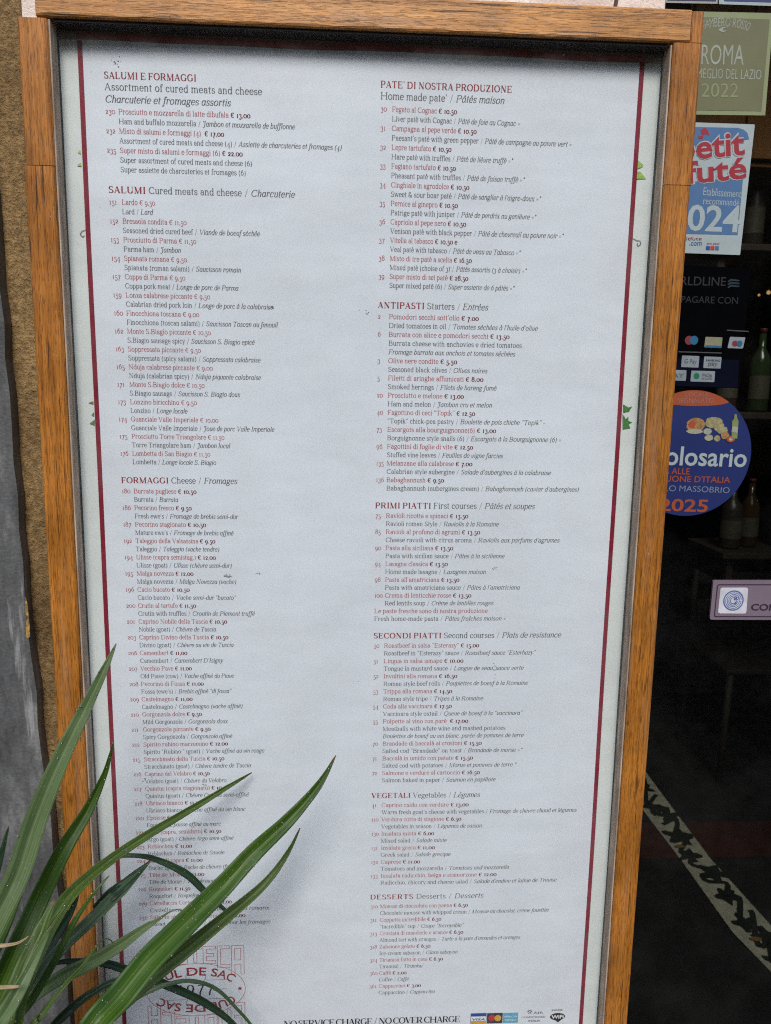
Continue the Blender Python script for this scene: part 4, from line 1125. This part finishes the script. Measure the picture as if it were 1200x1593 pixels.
sheetp('food_print', quadP((1142, 644), (1145, 644), (1146, 651), (1148, 655), (1146, 682), (1137, 682), (1138, 655), (1141, 651)), fm['grn'], s3, SYF-.0012)
sheetp('food_print', quadP((1138, 663), (1147, 664), (1146, 673), (1137, 672)), fm['pale'], s3, SYF-.0014)
# payment sticker
m_pf = plain('dark_blue_film', (.002,.0022,.003), .9, 0.0, .1); m_dim = plain('dim_grey_print', (.014,.015,.019), .4)
s4 = sheetp('window_sticker', rnd_rect(quadP((1010, 410), (1168, 418), (1150, 604), (1005, 600)), .004), m_pf, None, SYF)
tag(s4, 'dark film sticker with rows of small payment card marks', 'sticker')
m_pfb = plain('navy_film', (.004,.005,.012), .9, 0.0, .1)
sheetp('navy_field', quadP((1008, 555), (1149, 560), (1147, 603), (1006, 599)), m_pfb, s4, SYF-.0003)
T('lettering', 'WORLDLINE', (1022, 443), (1128, 445), 13, m_dim, s4, 2, .004); T('lettering', 'PUOI PAGARE CON', (1022, 470), (1147, 473), 10, m_dim, s4, 2, 0)
for k_ in range(3):
    y = 434+k_*4.5; sheetp('wave_mark', quadP((1131, y+4), (1136, y), (1144, y+1), (1150, y+2), (1149, y+4), (1141, y+3.5), (1136, y+3), (1133, y+5.5)), plain('dim_blue_print', (.010,.022,.032), .4), s4, SYF-.0006)
m_mred = plain('muted_red_print', (.17,.022,.03), .4); m_mblu = plain('muted_blue_print', (.015,.10,.19), .4); m_crm = plain('cream_print', (.19,.185,.12), .4); m_pal = plain('pale_grey_card', (.19,.23,.25), .4); m_gn = plain('green_print', (.010,.13,.06), .4)
s_ = (DY-CAM[1])/F
sheetp('card_mark', disc(P(1071.5, 529.5, DY), 6.8*s_), m_mred, s4, SYF-.0006); sheetp('card_mark', disc(P(1079, 529.5, DY), 6.8*s_), m_mblu, s4, SYF-.0008)
def card(x0, y0, x1, y1, mat, sk=2, lay=2): 
    return sheetp('card_mark', rnd_rect(quadP((x0+sk, y0), (x1+sk, y0+1), (x1, y1+1), (x0, y1)), .0014, 3), mat, s4, SYF-lay*.0003)
card(1095, 524, 1121.5, 540.5, m_crm); card(1096, 537, 1121, 540, m_mblu, .3, 3); card(1131, 524, 1155, 541.5, m_pal, 4)
sheetp('card_mark', disc(P(1142.5, 534.5, DY), 4.6*s_), m_mred, s4, SYF-.0009); sheetp('card_mark', disc(P(1149.5, 534.5, DY), 4.6*s_), m_mblu, s4, SYF-.0011)
card(1059, 553, 1086, 571, m_pal, 1.5); T('lettering', 'G Pay', (1064, 565), (1083, 565.5), 6.5, m_ink_grey, s4, 4, .006)
card(1093.5, 554.5, 1120.5, 572.5, m_pal, 1.5); T('lettering', 'SAMSUNG', (1097.5, 562), (1119, 562.5), 3, m_ink_black, s4, 4, .02); T('lettering', 'pay', (1101, 568.5), (1115, 569), 6, m_ink_grey, s4, 4, .01)
card(1030, 575, 1066.5, 591.5, m_pal, 1); card(1073.5, 576.5, 1110.5, 593.5, m_pal, 1.5)
T('lettering', 'PAY', (1040, 587), (1063, 587), 6, m_ink_grey, s4, 4, .0)
sheetp('card_mark', disc(P(1083, 585, DY), 4.8*s_), m_gn, s4, SYF-.0009)
T('lettering', 'WeChat', (1091, 585.5), (1107, 586), 5, m_ink_grey, s4, 4, .01); T('lettering', 'PAY ACCEPTED', (1091, 590.5), (1107, 591), 3.5, m_ink_grey, s4, 4, .005)
for a, b in (((1055, 546.5), (1122, 548.5)), ((1130, 513), (1164, 515))):
    sheetp('thin_rule', quadP(a, b, (b[0], b[1]+1.6), (a[0], a[1]+1.6)), plain('dim_rule', (.06,.055,.06), .4), s4, SYF-.0006)
# blue stickers at the very top
for i, (q_, qb, lab) in enumerate((([(1016, -160), (1114, -158), (1116, 6.5), (1036, 5)], [(1020, -155), (1110, -153), (1113.5, 2.8), (1038, 1.5)], 'dark blue sticker with pale edge cut by the top of the picture, left one'),
                    ([(1118, -157), (1300, -150), (1300, 13.5), (1118, 7)], [(1126, -150), (1290, -145), (1290, 7), (1126, 2.5)], 'brighter blue sticker with pale edge in the top right corner'))):
    s = sheetp('window_sticker', quadP(*q_), m_wh if i else plain('pale_edge', (.26,.28,.25), .4), None, SYF); tag(s, lab, 'sticker')
    sheetp('sticker_face', quadP(*qb), plain('deep_blue_face' if i == 0 else 'blue_face', (.012,.010,.055) if i == 0 else (.02,.03,.11), .4), s, SYF-.0003)
# push plate
m_plate = plain('mauve_plate', (.165,.13,.165), .35, .5, .06, 25); m_pline = plain('dark_mauve_line', (.035,.016,.035), .4); m_pw = plain('white_badge', (.52,.53,.58), .35)
PB = DY-.0045
plate = empty('push_plate', 'mauve rounded sign on the door with a round blue mark and CON', 'sign', tuple(at(1150, 935, DY)))
def PP(*pts): return [P(x, y, PB) for x, y in pts]
outl = rnd_rect(PP((1110, 903), (1420, 903), (1420, 965), (1104.5, 964)), .004, 5)
prism('plate_body', outl, PB, DY-.0003, m_plate, plate)
def ring(pts, w, name, mat, y, par):
    c = Vector((sum(p[0] for p in pts)/len(pts), sum(p[1] for p in pts)/len(pts))); n = len(pts); v = []
    for i in range(n):
        a, b, d = Vector(pts[i-1]), Vector(pts[i]), Vector(pts[(i+1) % n]); t = (d-a).normalized(); nn = Vector((-t.y, t.x))
        v += [(b.x+nn.x*w/2, y, b.y+nn.y*w/2), (b.x-nn.x*w/2, y, b.y-nn.y*w/2)]
    return mesh(name, v, [(2*i, 2*i+1, (2*i+3) % (2*n), (2*i+2) % (2*n)) for i in range(n)], mat, par)
ring(rnd_rect(PP((1116.5, 909.5), (1410, 909.5), (1410, 959.5), (1111.5, 959)), .003, 5), .0016, 'inlaid_line', m_pline, PB-.0004, plate)
sheetp('badge', rnd_rect(PP((1121, 914), (1164, 914), (1161, 954.5), (1117, 954)), .004, 5), m_pw, plate, PB-.0005)
m_badge = plain('blue_ring_print', (.07,.12,.30), .4, .4, .1, 100)
bc = P(1141, 934, PB)
for i, r in enumerate([16.2*s_, 13.2*s_, 10.4*s_, 7.8*s_, 5.2*s_]):
    ring(disc(bc, r, 30), (2.1 if i == 0 else 1.1)*s_, 'badge_ring', m_badge, PB-.0008, plate)
for i in range(36):
    a = 2*PI*i/36; r0, r1 = 5*s_, 15.5*s_
    p = Vector((bc[0]+r0*math.cos(a), bc[1]+r0*math.sin(a))); q_ = Vector((bc[0]+r1*math.cos(a), bc[1]+r1*math.sin(a))); t = (q_-p).normalized(); nn = Vector((-t.y, t.x))*.35*s_
random.seed(9)
for i in range(12):
    a = random.uniform(-1.2, 1.2); r = random.uniform(3, 13)*s_
    sheetp('badge_dot', disc((bc[0]+r*math.cos(a), bc[1]+r*math.sin(a)), random.uniform(1, 2.2)*s_, 8), m_badge if i % 3 else m_pw, plate, PB-.0009-i*.00002)
A_, B_ = P(1168, 949, PB), P(1290, 951, PB)
sans_on('lettering', 'CONTACTLESS', A_, B_, 11*s_, m_pline, plate, PB-.0006, .02)

# little dark hook above the rail
hk = at(959, 6, FR+.01)
o = prism('hanging_hook', [P(956, 14, -.006), P(960, 14, -.006), P(965, -14, -.006), P(961, -16, -.006)], -.006, .0, plain('rusty_iron', (.06, .028, .015), .7))
tag(o, 'small rusty iron strip above the top rail of the frame', 'hook')

# ------------------------------------------------------------ the plant in front
def leaf_mat(name, c0_, c1_, c2_, seed, stripe=.5, rough=.38):
    k = NT(name); t = k.n('TexCoord'); sp = k.n('SeparateXYZ'); k.l(t.outputs['UV'], sp.inputs[0])
    cb = k.n('CombineXYZ'); mu = k.n('Math'); mu.operation = 'MULTIPLY'; mu.inputs[1].default_value = 26; k.l(sp.outputs[0], mu.inputs[0])
    mv = k.n('Math'); mv.operation = 'MULTIPLY'; mv.inputs[1].default_value = 1.6; k.l(sp.outputs[1], mv.inputs[0])
    k.l(mu.outputs[0], cb.inputs[0]); k.l(mv.outputs[0], cb.inputs[1]); cb.inputs[2].default_value = seed
    v1 = k.noise(cb.outputs[0], 1.0, 3, .6)
    c = k.ramp(v1, [(.32, c0_), (.52, c1_), (.72, c2_)])
    # midrib
    r = k.n('Math'); r.operation = 'SUBTRACT'; r.inputs[1].default_value = .5; k.l(sp.outputs[0], r.inputs[0])
    ab = k.n('Math'); ab.operation = 'ABSOLUTE'; k.l(r.outputs[0], ab.inputs[0])
    c = k.mix(k.ramp(ab.outputs[0], [(.02, .5), (.06, 0.)]), c, c2_)
    big = k.noise(k.coord(), 30, 3, .6); c = k.mix(.5, c, k.ramp(big, [(.3, .7), (.7, 1.25)]), 'MULTIPLY')
    # dry brown tip and small pale specks
    tip = k.ramp(sp.outputs[1], [(.955, 0.), (.995, .85)]); c = k.mix(tip, c, (.16, .09, .05))
    vo = k.n('TexVoronoi'); vo.inputs['Scale'].default_value = 240; k.l(k.coord(), vo.inputs['Vector'])
    c = k.mix(k.ramp(vo.outputs['Distance'], [(.08, .5), (.13, 0.)]), c, (.34, .38, .16))
    k.b.inputs['Subsurface Weight'].default_value = 0
    m = k.done(color=c, rough=rough, normal=k.bump(v1, .35, .0008), spec=.32)
    # some light passes through the blade
    tr = k.n('BsdfTranslucent'); k.l(c, tr.inputs[0]); mx = k.n('MixShader'); mx.inputs[0].default_value = .22
    out = k.t.nodes['Material Output']; k.l(k.b.outputs[0], mx.inputs[1]); k.l(tr.outputs[0], mx.inputs[2]); k.l(mx.outputs[0], out.inputs[0])
    return m
LM = {'pale': leaf_mat('pale_leaf', (.040, .076, .022), (.085, .135, .048), (.165, .23, .10), 1.1, rough=.5),
      'green': leaf_mat('green_leaf', (.010, .036, .002), (.032, .082, .004), (.095, .165, .014), 4.2, rough=.42),
      'mid': leaf_mat('mid_leaf', (.017, .042, .005), (.050, .092, .011), (.12, .175, .032), 7.7, rough=.42),
      'dark': leaf_mat('dark_leaf', (.008, .022, .010), (.015, .038, .016), (.035, .070, .030), 9.4),
      'grey': leaf_mat('grey_green_leaf', (.022, .048, .018), (.05, .088, .038), (.11, .155, .08), 12.8),
      'dry': leaf_mat('dry_leaf', (.22, .15, .08), (.34, .25, .14), (.42, .33, .2), 15.8)}
m_drop = NT('water_drop').done(color=(.6, .65, .55), rough=.05, spec=1.0); m_drop.node_tree.nodes['Principled BSDF'].inputs['Transmission Weight'].default_value = .8
base = at(-70, 1840, -.33)
plant = empty('potted_plant', 'long arching green blades of a potted plant in the lower left corner', 'plant', (base.x, base.y, 0))
def cr_(P0, P1, P2, P3, t): return .5*((2*P1)+(P2-P0)*t+(2*P0-5*P1+4*P2-P3)*t*t+(3*P1-P0-3*P2+P3)*t**3)
def leaf(pts, mat, twist=(0, 0), fold=.25, drops=0, name='leaf', root=True):
    """pts: (px, py, width in px, depth y) from the root to the tip"""
    K = [at(p[0], p[1], p[3]) for p in pts]; Wd = [p[2]*(p[3]-CAM[1])/F for p in pts]
    if root:
        r = base+Vector((random.uniform(-.02, .02), random.uniform(-.02, .02), 0)); K.insert(0, r); Wd.insert(0, Wd[0]*.7)
    n = len(K); C = []; Wc = []
    for i in range(n-1):
        P0, P1, P2, P3 = K[max(0, i-1)], K[i], K[i+1], K[min(n-1, i+2)]
        for s in range(7):
            t = s/7; C.append(cr_(P0, P1, P2, P3, t)); Wc.append(Wd[i]*(1-t)+Wd[i+1]*t)
    C.append(K[-1]); Wc.append(Wd[-1])
    m = len(C); us = (-1, -.72, -.36, -.08, .08, .36, .72, 1); v = []; uv = []; rows = len(us)
    camv = Vector(CAM)
    for i, c in enumerate(C):
        tg = (C[min(m-1, i+1)]-C[max(0, i-1)]).normalized(); vw = (camv-c).normalized()
        side = tg.cross(vw).normalized(); nr = side.cross(tg).normalized()
        a = math.radians(twist[0]+(twist[1]-twist[0])*i/(m-1)); sd_ = side*math.cos(a)+nr*math.sin(a); nn = nr*math.cos(a)-side*math.sin(a)
        hw = Wc[i]/2/max(.35, abs(math.cos(a)))
        for u in us:
            wob = .0012*noise.noise(c*60+Vector((u*3, 0, 0)))
            v.append(c+sd_*u*hw-nn*(fold*1.7*hw*(1-abs(u)))+nn*wob); uv.append(((u+1)/2, i/(m-1)))
    f = [(i*rows+j, i*rows+j+1, (i+1)*rows+j+1, (i+1)*rows+j) for i in range(m-1) for j in range(rows-1)]
    o = mesh(name, v, f, LM[mat], plant, True)
    ul = o.data.uv_layers.new(name='UVMap')
    for lp in o.data.loops: ul.data[lp.index].uv = uv[lp.vertex_index]
    md = o.modifiers.new('thickness', 'SOLIDIFY'); md.thickness = .0005; md.offset = 0
    if drops:
        bm = bmesh.new()
        for _ in range(drops):
            i = random.randint(int(m*.2), m-2); j = random.randint(0, rows-1); p = Vector(v[i*rows+j]).lerp(Vector(v[(i+1)*rows+j]), random.random())
            vw = (camv-p).normalized(); r = random.uniform(.0005, .0011)
            bmesh.ops.create_icosphere(bm, subdivisions=1, radius=r, matrix=Matrix.Translation(p+vw*r*.5))
        d_ = bm_obj('water_drops', bm, m_drop, o, True); d_['kind'] = 'stuff'
    return o
random.seed(21)
leaf([(-62, 1560, 36, -.27), (-10, 1440, 40, -.25), (28, 1360, 39, -.23), (58, 1270, 36, -.21), (95, 1180, 28, -.19), (130, 1108, 21, -.17), (160, 1047, 13, -.155), (181, 1001, 1.5, -.14)], 'pale', (-12, 10), .3, 40)
leaf([(-25, 1600, 34, -.25), (22, 1486, 35, -.22), (61, 1400, 32, -.19), (98, 1325, 27, -.17), (138, 1258, 18, -.145), (163, 1204, 9, -.13), (177, 1154, 1.2, -.12)], 'green', (5, -15), .3, 16)
leaf([(10, 1600, 26, -.26), (48, 1500, 32, -.23), (93, 1414, 25, -.19), (135, 1367, 19, -.155), (187, 1327, 16, -.12), (233, 1297, 14, -.095), (299, 1258, 11, -.06), (355, 1224, 7, -.03), (392, 1202, 1, -.010)], 'mid', (10, -10), .25, 14)
leaf([(9, 1600, 22, -.20), (47, 1538, 21, -.18), (93, 1478, 21, -.15), (140, 1433, 20, -.13), (166, 1407, 20, -.115), (190, 1383, 20, -.10), (213, 1360, 12, -.085), (235, 1339, 1.2, -.07)], 'grey', (-10, 25), .25, 12)
leaf([(148, 1415, 14, -.115), (172, 1393, 21, -.108), (190, 1379, 19, -.098), (213, 1358, 11, -.084), (235, 1338, 1.2, -.069)], 'dark', (-10, 25), .25, 0, root=False)
leaf([(95, 1670, 46, -.30), (150, 1590, 47, -.28), (187, 1549, 47, -.26), (233, 1493, 45, -.235), (289, 1437, 41, -.205), (345, 1381, 35, -.175), (397, 1325, 30, -.15), (448, 1277, 23, -.125), (495, 1223, 13, -.105), (523, 1175, 1.2, -.09)], 'green', (12, -8), .28, 60)
leaf([(110, 1640, 26, -.24), (165, 1585, 26, -.22), (225, 1530, 26, -.195), (299, 1470, 25, -.165), (355, 1424, 20, -.14), (411, 1376, 14, -.115), (446, 1330, 8, -.095), (467, 1288, 1, -.08)], 'mid', (-20, 15), .3, 22)
leaf([(130, 1378, 4, -.09), (165, 1341, 6, -.08), (184, 1333, 6, -.075), (212, 1331, 7, -.07), (243, 1337, 9, -.065), (289, 1359, 12, -.06), (322, 1390, 10, -.055), (352, 1417, 5, -.05), (364, 1428, 1, -.048)], 'dark', (0, 10), .2, 0, root=False)
leaf([(5, 1612, 20, -.22), (47, 1556, 20, -.20), (93, 1522, 23, -.175), (140, 1498, 24, -.15), (187, 1470, 20, -.125), (226, 1443, 11, -.105), (247, 1430, 5, -.097), (262, 1420, 1.8, -.09), (276, 1415, 1.2, -.086), (292, 1420, .8, -.083)], 'pale', (-15, 12), .28, 20)
leaf([(40, 1530, 5, -.13), (84, 1500, 6, -.12), (126, 1495, 9, -.11), (165, 1499, 12, -.10), (200, 1510, 13, -.09), (261, 1533, 13, -.075), (317, 1559, 12, -.06), (362, 1592, 9, -.05), (400, 1640, 1, -.045)], 'dark', (0, 0), .2, 4, root=False)
leaf([(150, 1600, 9, -.13), (191, 1567, 9, -.115), (224, 1546, 8, -.10), (261, 1531, 7, -.09), (299, 1526, 6, -.08), (336, 1538, 6, -.07), (366, 1566, 5, -.062), (395, 1600, 4, -.056), (420, 1640, 1, -.05)], 'grey', (0, 20), .2, 4)
leaf([(40, 1612, 11, -.30), (62, 1583, 11, -.29), (84, 1553, 9, -.275), (108, 1525, 7, -.262), (126, 1506, 5, -.25), (146, 1478, 3, -.235), (160, 1462, 1.4, -.225), (170, 1461, 1, -.22), (176, 1467, .6, -.215)], 'mid', (0, 0), .2, 2)
leaf([(-60, 1690, 40, -.33), (-10, 1610, 40, -.31), (22, 1550, 38, -.28), (40, 1500, 28, -.26), (62, 1450, 20, -.24), (85, 1400, 6, -.22)], 'mid', (10, 20), .3, 10)
leaf([(-40, 1640, 30, -.35), (0, 1588, 32, -.33), (30, 1540, 24, -.31), (60, 1480, 14, -.29), (80, 1440, 2, -.28)], 'pale', (0, -10), .3, 12)
leaf([(-70, 1600, 40, -.24), (-25, 1500, 34, -.22), (5, 1440, 26, -.205), (30, 1385, 14, -.19), (45, 1345, 1, -.18)], 'green', (0, 10), .3, 6)
leaf([(-60, 1640, 30, -.20), (-20, 1560, 34, -.19), (20, 1520, 26, -.17), (70, 1478, 20, -.15), (110, 1420, 10, -.13), (125, 1378, 1, -.12)], 'dark', (0, 10), .3, 4)
leaf([(-40, 1500, 6, -.15), (-20, 1420, 12, -.14), (2, 1330, 9, -.13), (14, 1285, 1, -.12)], 'dark', (0, 0), .2, 0)
leaf([(10, 1620, 12, -.24), (50, 1555, 13, -.22), (88, 1490, 12, -.20), (118, 1430, 9, -.18), (150, 1385, 5, -.165), (170, 1362, 1, -.155)], 'green', (0, 30), .3, 4)
leaf([(-40, 1580, 12, -.19), (0, 1520, 14, -.18), (40, 1440, 12, -.16), (70, 1380, 8, -.15), (92, 1325, 1, -.14)], 'grey', (20, -10), .3, 4)
leaf([(60, 1630, 14, -.16), (110, 1570, 15, -.145), (160, 1535, 12, -.13), (205, 1520, 8, -.115), (240, 1522, 1, -.10)], 'dark', (0, 20), .3, 2)
leaf([(20, 1625, 14, -.31), (35, 1560, 15, -.30), (52, 1500, 12, -.285), (80, 1440, 8, -.27), (112, 1396, 1, -.255)], 'mid', (10, -20), .3, 4)
leaf([(-30, 1474, 6, -.285), (5, 1471, 6, -.283), (28, 1467, 4, -.28), (46, 1456, 1, -.275)], 'dry', (0, 0), .2, 0, root=False)
leaf([(-30, 1536, 6, -.325), (5, 1536, 6, -.322), (24, 1535, 5, -.32), (31, 1534, 3, -.318)], 'dry', (0, 0), .2, 0, root=False)
# stem and pot below the picture
m_pot = plain('terracotta', (.30, .12, .06), .8, .2, .2, 20); m_soil = plain('soil', (.03, .022, .015), .95)
zb = base.z
lathe('stem', [(.03, 0), (.022, (zb-.40)*.5), (.028, zb-.40+.03)], (base.x, base.y, .40), plain('plant_stem', (.12, .08, .045), .8), plant, 12)
lathe('pot', [(.13, 0), (.15, .03), (.19, .36), (.205, .365), (.205, .42), (.19, .42), (.185, .40)], (base.x, base.y, .001), m_pot, plant, 28)
lathe('soil', [(.184, 0), (.184, .004)], (base.x, base.y, .397), m_soil, plant, 28)
